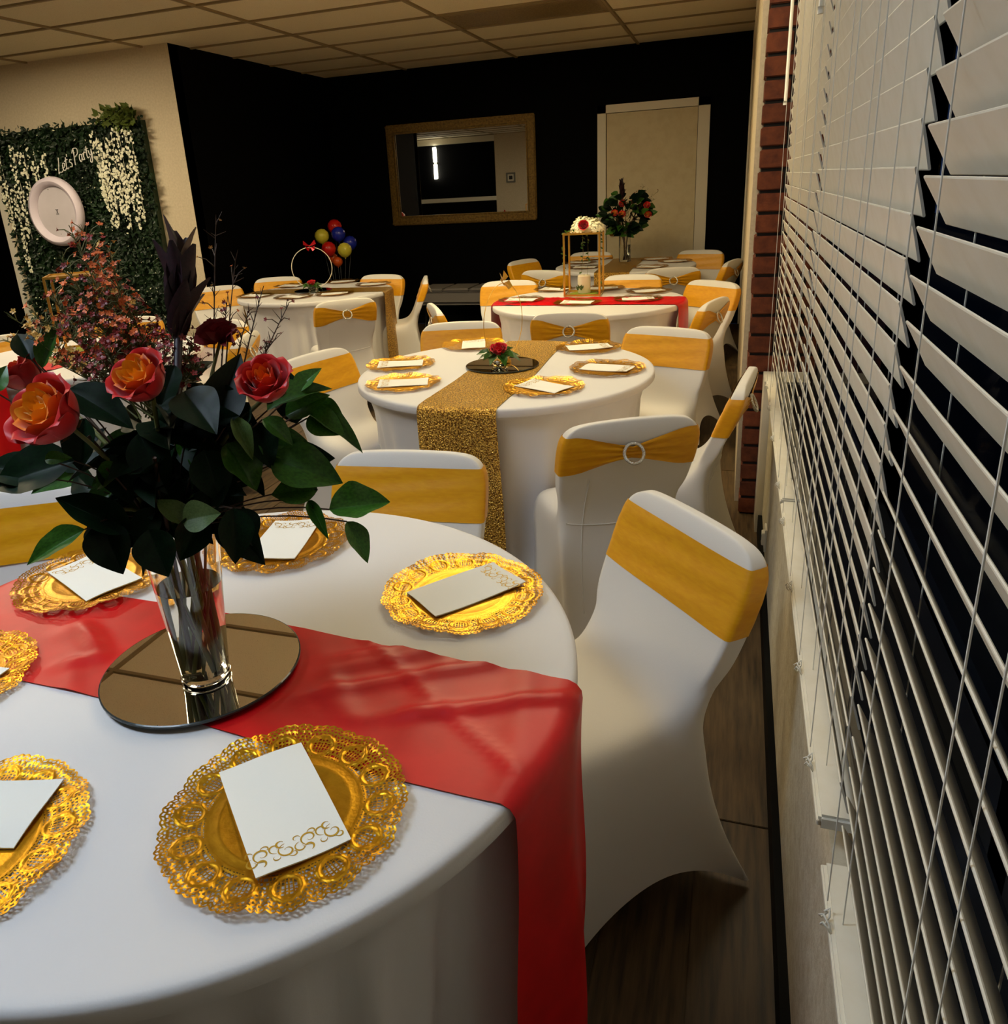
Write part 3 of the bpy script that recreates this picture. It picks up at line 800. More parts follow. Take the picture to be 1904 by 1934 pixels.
def put_leaf(parent, root, base, tip, wd, kind, up, variant=None):
    base = Vector(base); tip = Vector(tip); d = tip-base; L = d.length
    m = frame(base-root, d, up)
    m = m @ Matrix.Diagonal((L, wd, L*.8, 1))
    return add('leaf', random.choice(LEAVES[kind]) if variant is None else LEAVES[kind][variant], parent, mtx=m)

def petal_mesh(name, r0, r1, Hh, hw, curl, c_base, c_tip, mt, tipw=.85):
    mb = MB(); mb.c = []; NU, NV = 8, 8
    for j in range(NV+1):
        v = j/NV
        wid = hw*(.35+.65*sin(pi*min(1, v*.62+.12)))*(1 if v < .75 else sqrt(max(0.02, 1-((v-.75)/.27)**2*tipw)))
        for i in range(NU+1):
            u = 2*i/NU-1; a = u*wid
            r = r0+(r1-r0)*sin(min(1, v*1.45)*pi/2)**.9 + curl*max(0, v-.72)**1.5*3.0*(1+.5*u*u) + .0016*u*u
            z = Hh*v - .12*Hh*u*u*v - curl*1.3*max(0, v-.8)
            mb.v.append((r*cos(a), r*sin(a), z))
            k = min(1, max(0, v*1.2-.15)); e = abs(u)*.25*v
            mb.c.append(tuple(c_base[q]+(c_tip[q]-c_base[q])*min(1, k+e) for q in range(3)))
    for j in range(NV):
        for i in range(NU):
            a = j*(NU+1)+i; mb.f.append((a, a+1, a+NU+2, a+NU+1))
    return mb.mesh(name, mt, True)
def rose_set(cols, mt):
    # rings: n, r0, r1, H, halfwidth, curl (unit rose: radius ~1)
    spec = [(4, .03, .12, 1.04, 1.4, .01), (5, .10, .24, 1.08, 1.1, .02), (6, .18, .38, 1.12, .95, .05), (6, .27, .55, 1.10, .86, .14), (7, .34, .76, 1.02, .80, .30)]
    return [(s[0], petal_mesh('petal', s[1], s[2], s[3], s[4], s[5], cols[i][0], cols[i][1], mt)) for i, s in enumerate(spec)]
_y, _o, _ro, _rd, _dr = rgb(252, 176, 40), rgb(248, 130, 28), rgb(232, 70, 30), rgb(206, 24, 24), rgb(160, 10, 24)
ROSE_O = rose_set([(_y, _y), (_o, _y), (_o, _y), (_rd, _o), (_dr, _rd)], m_petal)
ROSE_D = rose_set([(_ro, _o), (_rd, _o), (_rd, _ro), (_dr, _rd), (_dr, _rd)], m_petal)
_r1, _r2 = rgb(150, 6, 22), rgb(206, 18, 38)
ROSE_R = rose_set([(_r1, _r2)]*5, m_petal)
CALYX = None
def calyx_mesh():
    mb = MB().lathe([(.02, -.22), (.10, -.16), (.24, -.06), (.30, .06), (.30, .10)], 12)
    for k in range(5):
        a = 2*pi*k/5
        b = len(mb.v)
        for t, wv in ((0, .12), (.5, .10), (1, .01)):
            r = .26+.34*t; z = .0-.10*t+.25*t*t
            mb.v.append((r*cos(a)-wv*sin(a), r*sin(a)+wv*cos(a), z)); mb.v.append((r*cos(a)+wv*sin(a), r*sin(a)-wv*cos(a), z))
        mb.f += [(b, b+1, b+3, b+2), (b+2, b+3, b+5, b+4)]
    return mb.mesh('rose', m_stem, True)
CALYX = calyx_mesh()
def put_rose(parent, root, pos, axis, rad, rset, name='rose'):
    q = Vector((0, 0, 1)).rotation_difference(Vector(axis).normalized())
    m = Matrix.Translation(Vector(pos)-root) @ q.to_matrix().to_4x4() @ Matrix.Scale(rad*1.02, 4) @ Matrix.Translation((0, 0, -.55))
    r = add(name, CALYX, parent, mtx=m)
    for i, (n, me) in enumerate(rset):
        for k in range(n):
            add('petal', me, r, (0, 0, 0), (random.uniform(-.05, .05), random.uniform(-.05, .05), 2*pi*(k/n)+i*.7+random.uniform(-.12, .12)))
    return r
def blossom_mesh(mt):
    mb = MB().lathe([(.0, -.5), (.25, -.3), (.32, 0), (.12, .08)], 6)
    for k in range(5):
        a = 2*pi*k/5; b = len(mb.v)
        for r, wv, z in ((.2, .22, 0), (.65, .34, .18), (.95, .16, .24)):
            mb.v.append((r*cos(a)-wv*sin(a), r*sin(a)+wv*cos(a), z)); mb.v.append((r*cos(a)+wv*sin(a), r*sin(a)-wv*cos(a), z))
        mb.f += [(b, b+1, b+3, b+2), (b+2, b+3, b+5, b+4)]
    return mb.mesh('blossom', mt, True)
BLO = {'o': blossom_mesh(m_wax_o), 'r': blossom_mesh(m_wax_r), 'y': blossom_mesh(m_wax_y)}
def bez(p0, p1, p2, n=8):
    p0, p1, p2 = Vector(p0), Vector(p1), Vector(p2)
    return [p0*(1-t)**2+p1*2*t*(1-t)+p2*t*t for t in [i/n for i in range(n+1)]]
def sprig(parent, root, base, tip, kinds, nb, spread, rnd, size=.0055, bud=False, needles=10):
    base, tip = Vector(base), Vector(tip); d = tip-base; L = d.length
    main = bez(base, base+d*.5+Vector((0, 0, .05*L)), tip, 8)
    mb = MB().tube([p-root for p in main], [.0014*(1-.6*i/8) for i in range(9)], 5)
    ends = []
    for k in range(nb):
        t = rnd.uniform(.38, 1.0); i = min(7, int(t*8)); p = main[i].lerp(main[i+1], t*8-i)
        q = p + Vector((rnd.uniform(-1, 1), rnd.uniform(-1, 1), rnd.uniform(.15, 1.1)))*spread*(1.15-.5*t)
        mb.tube([p-root, p.lerp(q, .5)-root+Vector((0, 0, .004)), q-root], [.0009, .0007, .0005], 4, cap=False); ends.append((q, (q-p).normalized()))
    for k in range(needles):
        t = rnd.uniform(.25, 1.0); i = min(7, int(t*8)); p = main[i].lerp(main[i+1], t*8-i)
        q = p+Vector((rnd.uniform(-1, 1), rnd.uniform(-1, 1), rnd.uniform(.2, 1.4)))*.014
        mb.tube([p-root, q-root], [.0008, .0003], 3, cap=False)
    s = mb.build('wax_flower_sprig', m_stem_dark if bud else m_stem, parent, True)
    for q, dd in ends:
        ro = Vector((0, 0, 1)).rotation_difference((dd+Vector((rnd.uniform(-.5, .5), rnd.uniform(-.9, .1), rnd.uniform(-.2, .6)))).normalized()).to_matrix().to_4x4()
        sz = size*rnd.uniform(.6, 1.15)*(.6 if bud else 1)
        add('blossom', BLO[rnd.choice(kinds)], s, mtx=Matrix.Translation(q-root) @ ro @ Matrix.Scale(sz, 4))
    return s
def bract_mesh():
    mb = MB(); n = 8
    for i in range(n+1):
        t = i/n; wd = .22*(sin(pi*min(.999, t**.8*.93+.04))**.8)*(1-.2*t)
        for s in (-1, 0, 1): mb.v.append((t, s*wd, -.10*t*t+abs(s)*wd*.55))
    for i in range(n):
        for k in range(2):
            a = i*3+k; mb.f.append((a, a+3, a+4, a+1))
    return mb.mesh('bract', m_protea, True)
BRACT = bract_mesh()
def protea(parent, root, base, axis, L, n, rnd, opening=.3):
    base = Vector(base); axis = Vector(axis).normalized()
    a0 = axis.orthogonal().normalized(); b0 = axis.cross(a0)
    p = MB().tube([base-root-axis*.16, base-root, base-root+axis*L*.3], [.005, .007, .004], 8).build('protea_head', m_protea, parent, True)
    for k in range(n):
        ring = k % 3; ang = 2*pi*k*.382; op = opening*(.25+.42*ring)
        d = (axis*cos(op)+(a0*cos(ang)+b0*sin(ang))*sin(op)).normalized()
        st = base - axis*L*.22*ring; ln = L*(1.0-.10*ring)*rnd.uniform(.85, 1.08)
        m = frame(st-root, d, (a0*cos(ang)+b0*sin(ang))*-1)
        add('bract', BRACT, p, mtx=m @ Matrix.Diagonal((ln, ln*.95, ln, 1)))
    return p

# ---- the big bouquet
VB = Vector((-.768, .850, TZ+.0145)); V_H = .262
rnd = random.Random(11)
vs = thing('glass_vase', 'clear tapered glass vase of water on the round mirror', 'vase', VB)
th = .0028
op = [(.0, .0), (.034, .0), (.036, .003), (.0375, .02), (.044, .10), (.052, .19), (.0595, V_H)]
ip = [(.0567, V_H), (.0492, .19), (.0412, .10), (.0347, .02), (.033, .012), (.0, .011)]
MB().lathe(op+ip, 64).build('glass_body', m_vase, vs, True, 35)
wp = [(.0, .0115), (.0328, .0125), (.0344, .02), (.0409, .10), (.0472, .165), (.0, .165)]
MB().lathe([(r*1.012, z) for r, z in wp], 48).build('water', m_water, vs, True, 35)
MB().tube([(.0372*cos(a), .0372*sin(a), .006) for a in [i*2*pi/40 for i in range(40)]], .0012, 5, True).build('foot_ring', m_vase, vs, True)
bq = thing('flower_bouquet', 'large bouquet of orange roses, dark leaves and wax flowers in the nearest vase', 'bouquet', VB)
D0 = (VB + Vector((0, 0, .30)) - CAM).dot(CF)
def bp_(x, y, dd=0.0): return atdepth(x, y, D0+dd)
NECK = VB+Vector((0, 0, V_H-.01))
def stem_to(p, r=.0028, m=None):
    p = Vector(p); a = rnd.uniform(0, 6.28); q = rnd.uniform(.012, .026)
    foot = VB+Vector((-cos(a)*q, -sin(a)*q, .016)); d = p-NECK
    nk = NECK+Vector((d.x, d.y, 0)).normalized()*min(.035, d.length*.2)+Vector((rnd.uniform(-.012, .012), rnd.uniform(-.012, .012), 0))
    pts = [foot.lerp(nk, t) for t in (0, .35, .7)] + bez(nk, nk+Vector((0, 0, d.length*.35))+d*.1, p, 6)
    MB().tube([v-VB for v in pts], r, 6).build('stem', m or m_stem, bq, True)
tocam = (CAM-(VB+Vector((0, 0, .3)))).normalized()
roses = [((92, 782), -.13, .056, (-.12, -.72, .68), ROSE_O), ((266, 716), -.11, .045, (-.1, -.62, .78), ROSE_O), ((502, 722), -.09, .042, (.1, -.55, .85), ROSE_D),
         ((42, 705), .05, .040, (-.4, -.3, .8), ROSE_D), ((248, 655), .07, .030, (.1, -.3, .95), ROSE_D)]
for px, dd, rad, ax, rs in roses:
    p = bp_(*px, dd); put_rose(bq, VB, p, ax, rad, rs); stem_to(p-Vector(ax).normalized()*rad*.5, .0032)
# dark red carnation
cp = bp_(415, 648, .03)
cm = MB()
for k in range(60):
    a = rnd.uniform(0, 6.28); b = rnd.uniform(.0, 1.25); d = Vector((sin(b)*cos(a), sin(b)*sin(a), cos(b))); o1 = d.orthogonal().normalized()*rnd.choice((-1, 1)); L = .034*rnd.uniform(.8, 1.1)
    o2 = d.cross(o1); n = len(cm.v)
    for t, wv in ((.15, .004), (.6, .010), (1, .014)):
        for s in (-1, 0, 1): cm.v.append(tuple(d*L*t+o1*wv*s+o2*.004*sin(s*3+t*9+k)+(cp-VB)))
    for i in range(2):
        for s in range(2): cm.f.append((n+i*3+s, n+i*3+3+s, n+i*3+4+s, n+i*3+1+s))
cm.build('carnation', m_carn, bq, True); stem_to(cp, .0026)
# hand placed leaves: base px, tip px, width (m), depth base, depth tip, kind
LV = [((622, 962), (737, 946), .058, -.06, -.05, 'g'), ((655, 985), (699, 1060), .036, -.06, -.07, 'g'), ((583, 945), (620, 1018), .020, -.05, -.07, 'g'),
      ((512, 868), (646, 905), .072, -.05, -.06, 'g'), ((600, 925), (510, 925), .055, -.04, -.05, 'g'), ((496, 792), (556, 832), .030, -.07, -.07, 'g'),
      ((572, 775), (690, 832), .040, -.02, -.03, 'g'), ((505, 775), (614, 712), .052, -.05, -.04, 'g'), ((560, 800), (545, 700), .05, .0, .0, 'd'), ((580, 790), (650, 815), .05, -.03, -.04, 'g'),
      ((395, 815), (457, 664), .062, -.07, -.06, 'd'), ((440, 788), (478, 868), .026, -.08, -.09, 'p'), ((428, 838), (486, 926), .062, -.06, -.07, 'g'), ((475, 800), (514, 885), .050, -.05, -.06, 'd'),
      ((345, 990), (300, 935), .038, -.09, -.09, 'p'), ((345, 985), (410, 965), .048, -.09, -.09, 'p'), ((440, 960), (450, 1064), .050, -.08, -.09, 'd'), ((456, 960), (478, 1030), .04, -.06, -.07, 'd'),
      ((190, 985), (232, 1085), .062, -.09, -.09, 'd'), ((280, 1000), (318, 1090), .058, -.10, -.10, 'd'), ((250, 1008), (103, 938), .050, -.08, -.09, 'd'), ((160, 1000), (40, 1062), .040, -.09, -.10, 'g'),
      ((140, 870), (-30, 915), .078, -.07, -.08, 'd'), ((100, 905), (-40, 870), .060, -.06, -.06, 'd'), ((262, 818), (315, 932), .058, -.08, -.09, 'd'), ((130, 735), (250, 800), .060, -.03, -.04, 'd'),
      ((85, 868), (130, 862), .020, -.10, -.10, 'g'), ((80, 695), (108, 618), .030, .02, .03, 'g'), ((60, 680), (30, 620), .040, .03, .04, 'd'), ((-10, 740), (8, 690), .03, .0, .0, 'g'),
      ((340, 900), (290, 960), .05, -.06, -.07, 'd'), ((385, 850), (420, 950), .06, -.07, -.07, 'd'), ((300, 770), (390, 800), .06, -.04, -.05, 'd'), ((200, 860), (250, 950), .05, -.07, -.08, 'd'),
      ((230, 880), (170, 920), .035, -.09, -.09, 'g'), ((350, 840), (300, 760), .05, -.04, -.04, 'd'), ((300, 960), (250, 1040), .05, -.08, -.09, 'd'), ((380, 970), (340, 1060), .05, -.07, -.08, 'd'),
      ((420, 900), (370, 980), .06, -.05, -.05, 'd'), ((160, 790), (150, 890), .05, -.06, -.06, 'd'), ((470, 760), (430, 830), .04, -.06, -.06, 'd'), ((330, 690), (300, 780), .05, .0, -.02, 'd'), ((540, 785), (618, 742), .044, -.03, -.04, 'g'), ((590, 762), (652, 800), .04, -.01, -.02, 'g'), ((500, 835), (598, 852), .05, -.03, -.04, 'g'), ((540, 870), (625, 860), .05, -.02, -.03, 'd'), ((560, 740), (600, 690), .03, -.03, -.03, 'g')]
for b, t, wd, db, dt, kd in LV:
    pb, pt = bp_(*b, db), bp_(*t, dt)
    up = (tocam*1.0+Vector((rnd.uniform(-.5, .5), rnd.uniform(-.4, .4), rnd.uniform(.1, .8)))).normalized()
    put_leaf(bq, VB, pb, pt, wd*1.0, kd, up, 0 if wd > .065 else None)
    if (pb-NECK).length > .12:
        mid = NECK.lerp(pb, .55)+Vector((0, 0, .03)); MB().tube([v-VB for v in bez(NECK, mid, pb, 6)], .0012, 5).build('twig', m_stem_dark, bq, True)
def px_of(p):
    d = Vector(p)-CAM; z = d.dot(CF); return PPX+F_PX*d.dot(CR)/z, PPY-F_PX*d.dot(CU)/z
def hides_rose(*pts):
    for q in pts:
        x, y = px_of(q)
        for (rx, ry), dd_, rad_, _a, _b in roses[:3]:
            if (x-rx)**2+(y-ry)**2 < (rad_*1350*1.25)**2: return True
    return False
for k in range(190):
    a = rnd.uniform(0, 6.28); hh = rnd.uniform(.0, .25); rr = (.02+.12*sin(min(1, hh/.22)*pi/2))*rnd.uniform(.25, 1.0)
    pb = NECK+Vector((cos(a)*rr*.75-.01, sin(a)*rr*.75+.03, hh)); d = Vector((cos(a), sin(a), rnd.uniform(-.6, .7))).normalized()
    L = rnd.uniform(.06, .10)
    if hides_rose(pb, pb+d*L*.5, pb+d*L): continue
    put_leaf(bq, VB, pb, pb+d*L, L*rnd.uniform(.5, .7), rnd.choice('dddddg'), (rnd.uniform(-.6, .6), rnd.uniform(-1.2, .2), .6))
for k in range(95):
    x, y = rnd.uniform(90, 500), rnd.uniform(740, 985); dd = rnd.uniform(.0, .11)
    if y > 900: x = rnd.uniform(170, 430)
    pb = bp_(x, y, dd); d = (CR*rnd.uniform(-1, 1)+CU*rnd.uniform(-1, .6)+CF*rnd.uniform(-.4, .4)).normalized(); L = rnd.uniform(.065, .095)
    if hides_rose(pb, pb+d*L*.5, pb+d*L): continue
    put_leaf(bq, VB, pb, pb+d*L, L*rnd.uniform(.55, .75), rnd.choice('ddddddg'), (tocam+Vector((rnd.uniform(-.7, .7), rnd.uniform(-.7, .7), rnd.uniform(-.2, .9)))).normalized())
for k in range(12):
    a = rnd.uniform(0, 6.28); stem_to(NECK+Vector((cos(a)*.09, sin(a)*.09, rnd.uniform(.06, .2))), rnd.uniform(.0016, .003), m_stem_dark if k % 2 else m_stem)
# wax flowers
for px, kinds, nb, sp in [((130, 425), 'oor', 13, .030), ((160, 440), 'oro', 11, .030), ((205, 470), 'oyo', 11, .03), ((110, 480), 'oor', 12, .035), ((180, 520), 'rro', 14, .04), ((150, 560), 'rro', 14, .04), ((215, 560), 'ror', 13, .04), ((250, 600), 'rro', 12, .035),
                          ((95, 560), 'or', 10, .035), ((30, 605), 'yyo', 9, .03), ((5, 640), 'yyo', 8, .03), ((60, 640), 'yoy', 9, .03), ((290, 620), 'rr', 11, .03), ((330, 630), 'rr', 9, .03), ((140, 640), 'rr', 14, .04), ((200, 660), 'rr', 12, .035), ((375, 560), 'rro', 7, .025), ((370, 640), 'rr', 8, .03), ((380, 690), 'rr', 8, .03), ((120, 690), 'rr', 10, .04), ((170, 700), 'rr', 10, .04), ((240, 690), 'rr', 9, .035), ((70, 600), 'yor', 8, .035), ((280, 680), 'rr', 8, .03), ((110, 620), 'rro', 10, .04), ((225, 625), 'rr', 10, .04), ((185, 600), 'rro', 10, .04)]:
    dd = rnd.uniform(-.02, .10); b = NECK.lerp(bp_(300, 760, .03), .9)+Vector((rnd.uniform(-.04, .02), rnd.uniform(-.03, .03), 0))
    sprig(bq, VB, b, bp_(*px, dd), kinds, int(nb*3.4), sp*1.0, rnd, .0060, needles=30)
for px, kinds, nb, sp in [((408, 412), 'y', 5, .022), ((445, 490), 'oy', 4, .03), ((498, 540), 'r', 4, .018), ((545, 575), 'r', 7, .020), ((470, 585), 'r', 6, .02), ((520, 640), 'r', 6, .018), ((430, 560), 'r', 6, .02)]:
    b = bp_(400+(px[0]-400)*.55, 720, .03); sprig(bq, VB, b, bp_(*px, .03), kinds, nb, sp, rnd, .0062, bud=True, needles=16)
protea(bq, VB, bp_(338, 575, .02), CU*.97-CR*.02+CF*.1, .130, 12, rnd, .34); stem_to(bp_(338, 600, .02), .005, m_stem_dark)

# ---- the bouquet on the door table
V2 = Vector((-.985, 7.33, TZ+.006)); rnd2 = random.Random(21)
v2 = thing('glass_vase', 'dark cylindrical glass vase on the far table by the door', 'vase', V2)
MB().lathe([(0, 0), (.052, 0), (.054, .004), (.055, .25), (.051, .25), (.049, .014), (0, .012)], 40).build('glass_body', m_vase, v2, True, 35)
MB().lathe([(0, .0125), (.0485, .0145), (.0495, .15), (0, .15)], 32).build('water', m_water, v2, True, 35)
b2 = thing('flower_bouquet', 'dark bouquet with small orange roses against the cream door', 'bouquet', V2)
N2 = V2+Vector((0, 0, .24))
for k in range(18):
    a = rnd2.uniform(0, 6.28); q = rnd2.uniform(.0, .035); e = V2+Vector((cos(a)*q, sin(a)*q, .018)); f = N2+Vector((-cos(a)*.03, -sin(a)*.03, 0)); g = N2+Vector((-cos(a)*.14, -sin(a)*.14, rnd2.uniform(.08, .28)))
    MB().tube([e-V2, f-V2]+[p-V2 for p in bez(f, f+Vector((0, 0, .08)), g, 4)[1:]], .003, 5).build('stem', m_stem_dark, b2, True)
for k in range(150):
    a = rnd2.uniform(0, 6.28); hh = rnd2.uniform(-.01, .34); rr = (.03+.20*sin(max(.05, min(1, hh/.24))*pi/2))*sqrt(rnd2.uniform(.1, 1.0))
    if hh > .24: rr *= .7
    pb = N2+Vector((cos(a)*rr, sin(a)*rr*.8, hh)); d = Vector((cos(a), sin(a), rnd2.uniform(-.5, .6))).normalized(); L = rnd2.uniform(.07, .10)
    put_leaf(b2, V2, pb, pb+d*L, L*.72, rnd2.choice('dddg'), (rnd2.uniform(-.5, .5), -1, rnd2.uniform(0, 1)))
for (px, py), rs in [((1161, 403), ROSE_O), ((1175, 405), ROSE_O), ((1224, 406), ROSE_O), ((1176, 385), ROSE_D), ((1222, 388), ROSE_D)]:
    D = (V2+Vector((0, -.13, .5))-CAM).dot(CF); put_rose(b2, V2, atdepth(px, py, D), (0, -.9, .5), .034, rs)
for px, py in [((1166, 368)), ((1216, 352)), ((1225, 356)), ((1208, 360)), ((1245, 360)), ((1240, 375)), ((1195, 372))]:
    D = (V2+Vector((0, 0, .5))-CAM).dot(CF); sprig(b2, V2, N2+Vector((rnd2.uniform(-.04, .04), 0, .15)), atdepth(px, py, D), 'rr', 9, .035, rnd2, .007)
protea(b2, V2, N2+Vector((-.03, 0, .36)), (-.05, 0, 1), .13, 12, rnd2, .3)

# ------------------------------------------------------------------ hoop centrepieces, roses in bowls
def butterfly_mesh(mt):
    mb = MB()
    mb.tube([(0, -.012, 0), (0, .012, 0)], .0016, 6)
    for s in (-1, 1):
        for (x1, y1, x2, y2, x3, y3) in ((.006, .006, .030, .030, .034, .006), (.006, -.004, .026, -.004, .020, -.026)):
            b = len(mb.v)
            mb.v += [(0, .004 if y1 > 0 else -.002, 0), (s*x1, y1*1.6, .004), (s*x2, y2, .016), (s*x3, y3, .017), (s*x3*.5, (y3-.004), .008)]
            mb.f.append(tuple(b+i for i in range(5)))
    return mb.mesh('butterfly', mt)
def hoop(c, rz, label, bmat, hoopmat, thick, bl, bsc=1.3):
    t = thing('table_hoop', label, 'hoop', (c[0], c[1], TZ+.0115), rz)
    MB().tube([(.16*cos(a), 0, .172+.16*sin(a)) for a in [i*2*pi/64 for i in range(64)]], thick, 6, True).build('hoop_ring', hoopmat, t, True)
    MB().lathe([(0, .014), (.020, .014), (.024, .010), (.026, 0), (0, 0)], 24).build('hoop_base', hoopmat, t, True)
    b = add('butterfly', butterfly_mesh(bmat), t, (0, -.002, .336), (radians(60), 0, .3), scale=1.25); b['label'] = bl; b.scale = (bsc,)*3
hoop((pE.x, pE.y+.02), radians(24), 'large white hoop with a red butterfly standing on the alcove table', m_butter_r, m_trim, .0034, 'red glossy butterfly', 1.5)
hoop((pB.x+.005, pB.y+.03), radians(76), 'thin gold hoop with a gold butterfly standing behind the single rose', m_butter_g, m_goldrod, .0016, 'gold butterfly')
def rose_bowl(c, label, s=1.0):
    r0 = Vector((c[0], c[1], TZ+.0115)); rr = random.Random(int(abs(c[0])*100))
    t = thing('rose_posy', label, 'flowers', r0)
    MB().lathe([(0, 0), (.026*s, 0), (.036*s, .02*s), (.036*s, .045*s), (.033*s, .045*s), (.033*s, .02*s), (0, .006)], 28).build('glass_cup', m_vase, t, True, 35)
    put_rose(t, r0, r0+Vector((0, 0, .066*s)), (.05, -.35, 1), .040*s, ROSE_R)
    for k in range(12):
        a = 2*pi*k/12+rr.uniform(-.2, .2); b = r0+Vector((cos(a)*.02*s, sin(a)*.02*s, .046*s)); d = Vector((cos(a), sin(a), rr.uniform(-.5, .2)))
        put_leaf(t, r0, b, b+d*.075*s, .042*s, 'pgg'[k % 3], (0, -.2, 1))
rose_bowl((pB.x-.004, pB.y-.03), 'single red rose with leaves in a low cup on the sequin runner')
rose_bowl((pE.x+.02, pE.y-.05), 'small red rose at the foot of the large white hoop', .9)

# ------------------------------------------------------------------ gold stands
def gold_stand(c, rz, label, w_=.23, hh=.405):
    t = thing('gold_stand', label, 'stand', (c[0], c[1], TZ+.0035), rz)
    for sx in (-1, 1):
        for sy in (-1, 1): MB().rbox((sx*w_/2, sy*w_/2, hh/2), (.012, .012, hh), .001).build('post', m_goldrod, t)
    for z in (.006, hh-.006):
        for s in (-1, 1):
            MB().rbox((0, s*w_/2, z), (w_-.012, .012, .012), .001).build('rail', m_goldrod, t); MB().rbox((s*w_/2, 0, z), (.012, w_-.012, .012), .001).build('rail', m_goldrod, t)
    MB().rbox((0, 0, hh-.008), (w_-.014, w_-.014, .004), .001).build('top_plate', m_goldrod, t)
    MB().lathe([(0, .008), (.085, .008), (.10, .004), (.10, .0), (0, .0)], 32).build('moss_disc', m_moss, t, True)
    return t
CS = onz(1098, 552, TZ+.004); CS = Vector((-.972, 5.23, TZ+.0035))
gold_stand((CS.x, CS.y), radians(3), 'tall open gold stand holding white flowers on the red runner table')
def candle(c, label):
    t = thing('pillar_candle', label, 'candle', (c.x, c.y, c.z+.0085))
    MB().lathe([(0, 0), (.040, 0), (.0425, .003), (.0425, .112), (.038, .117), (.02, .110), (0, .108)], 32).build('wax', m_candle, t, True, 40)
    MB().tube([(0, 0, .108), (.001, 0, .125)], .001, 5).build('wick', m_dot, t)
    for k in range(5):
        put_leaf(t, Vector((c.x, c.y, c.z+.0085)), Vector((c.x-.03+.006*k, c.y-.042, c.z+.03+.012*(k % 3))), Vector((c.x-.045+.012*k, c.y-.050, c.z+.06+.01*(k % 2))), .014, 'p', (0, -1, .2))
candle(CS+Vector((.0, -.0, 0)), 'ivory pillar candle inside the gold stand')
fz = CS+Vector((0, 0, .4055))
fw = thing('flower_arrangement', 'white hydrangea dome with one red rose on top of the gold stand', 'flowers', fz)
hm = MB(); r3 = random.Random(5)
for k in range(1100):
    a = r3.uniform(0, 6.28); b = math.acos(r3.uniform(0.0, 1)); ctr = Vector((-.035 if k % 3 else .035, 0, 0)); R = .082 if k % 3 else .072
    d = Vector((sin(b)*cos(a), sin(b)*sin(a), cos(b)*1.15)); p = ctr*.9+d*R*r3.uniform(.85, 1.05)+Vector((.03, 0, .0)); o1 = d.orthogonal().normalized(); o2 = d.cross(o1).normalized(); s = r3.uniform(.007, .012)
    n = len(hm.v)
    for q in range(4): hm.v.append(tuple(p+(o1*cos(q*pi/2)+o2*sin(q*pi/2))*s+d.normalized()*.003*(q % 2)))
    hm.f.append((n, n+1, n+2, n+3))
hy = hm.build('hydrangea', m_white_flower, fw, True, kind='stuff')
MB().lathe([(0, 0), (.085, 0), (.085, .03), (.066, .062), (.03, .08), (0, .083)], 20, (.01, 0, 0)).build('flower_foam', m_white_flower, fw, True)
put_rose(fw, fz, fz+Vector((.018, -.098, .045)), (.05, -1, .35), .036, ROSE_R)
def vine(parent, root, pts, rr, n=26):
    pts = [Vector(p) for p in pts]; mb = MB().tube([p-root for p in pts], .0012, 4)
    o = mb.build('trailing_vine', m_stem, parent, True)
    for k in range(n):
        t = rr.uniform(0, len(pts)-1.001); i = int(t); p = pts[i].lerp(pts[i+1], t-i)
        d = Vector((rr.uniform(-1, 1), rr.uniform(-1, .2), rr.uniform(-.8, .3))).normalized(); put_leaf(o, root, p, p+d*.02, .011, rr.choice('gp'), (0, -1, .5))
for x, y, L in ((-.115, -.118, .36), (.0, -.05, .26), (.02, .03, .34), (.118, -.05, .38)):
    vine(fw, fz, [fz+Vector((x*.5, y*.5, .02)), fz+Vector((x, y, .0)), fz+Vector((x+.004, y, -L*.5)), fz+Vector((x-.006, y-.004, -L))], r3, 20)
FS = Vector((-3.34, 3.28, TZ+.0035))
gold_stand((FS.x, FS.y), radians(38), 'open gold stand on the far left table behind the wax flowers')

# ------------------------------------------------------------------ framed wall mirror
mr = thing('wall_mirror', 'wide wall mirror in a gilt frame hung on the black wall', 'mirror', ((-3.735-2.055)/2, BACK-.012, (2.168+1.114)/2))
mw, mh = (3.735-2.055), (2.168-1.114)
for s in (-1, 1):
    MB().rbox((0, -.015, s*(mh/2-.045)), (mw, .045, .09), .012).rbox((0, -.034, s*(mh/2-.02)), (mw, .02, .022), .005).rbox((0, -.030, s*(mh/2-.092)), (mw-.15, .02, .014), .004).build('frame_rail', m_frame, mr)
    MB().rbox((s*(mw/2-.045), -.0152, 0), (.09, .045, mh-.012), .012).rbox((s*(mw/2-.02), -.0345, 0), (.022, .02, mh-.01), .005).rbox((s*(mw/2-.092), -.0302, 0), (.014, .02, mh-.16), .004).build('frame_stile', m_frame, mr)
MB().bb(-mw/2+.07, mw/2-.07, -.012, -.006, -mh/2+.07, mh/2-.07).build('mirror_glass', m_mirror, mr)

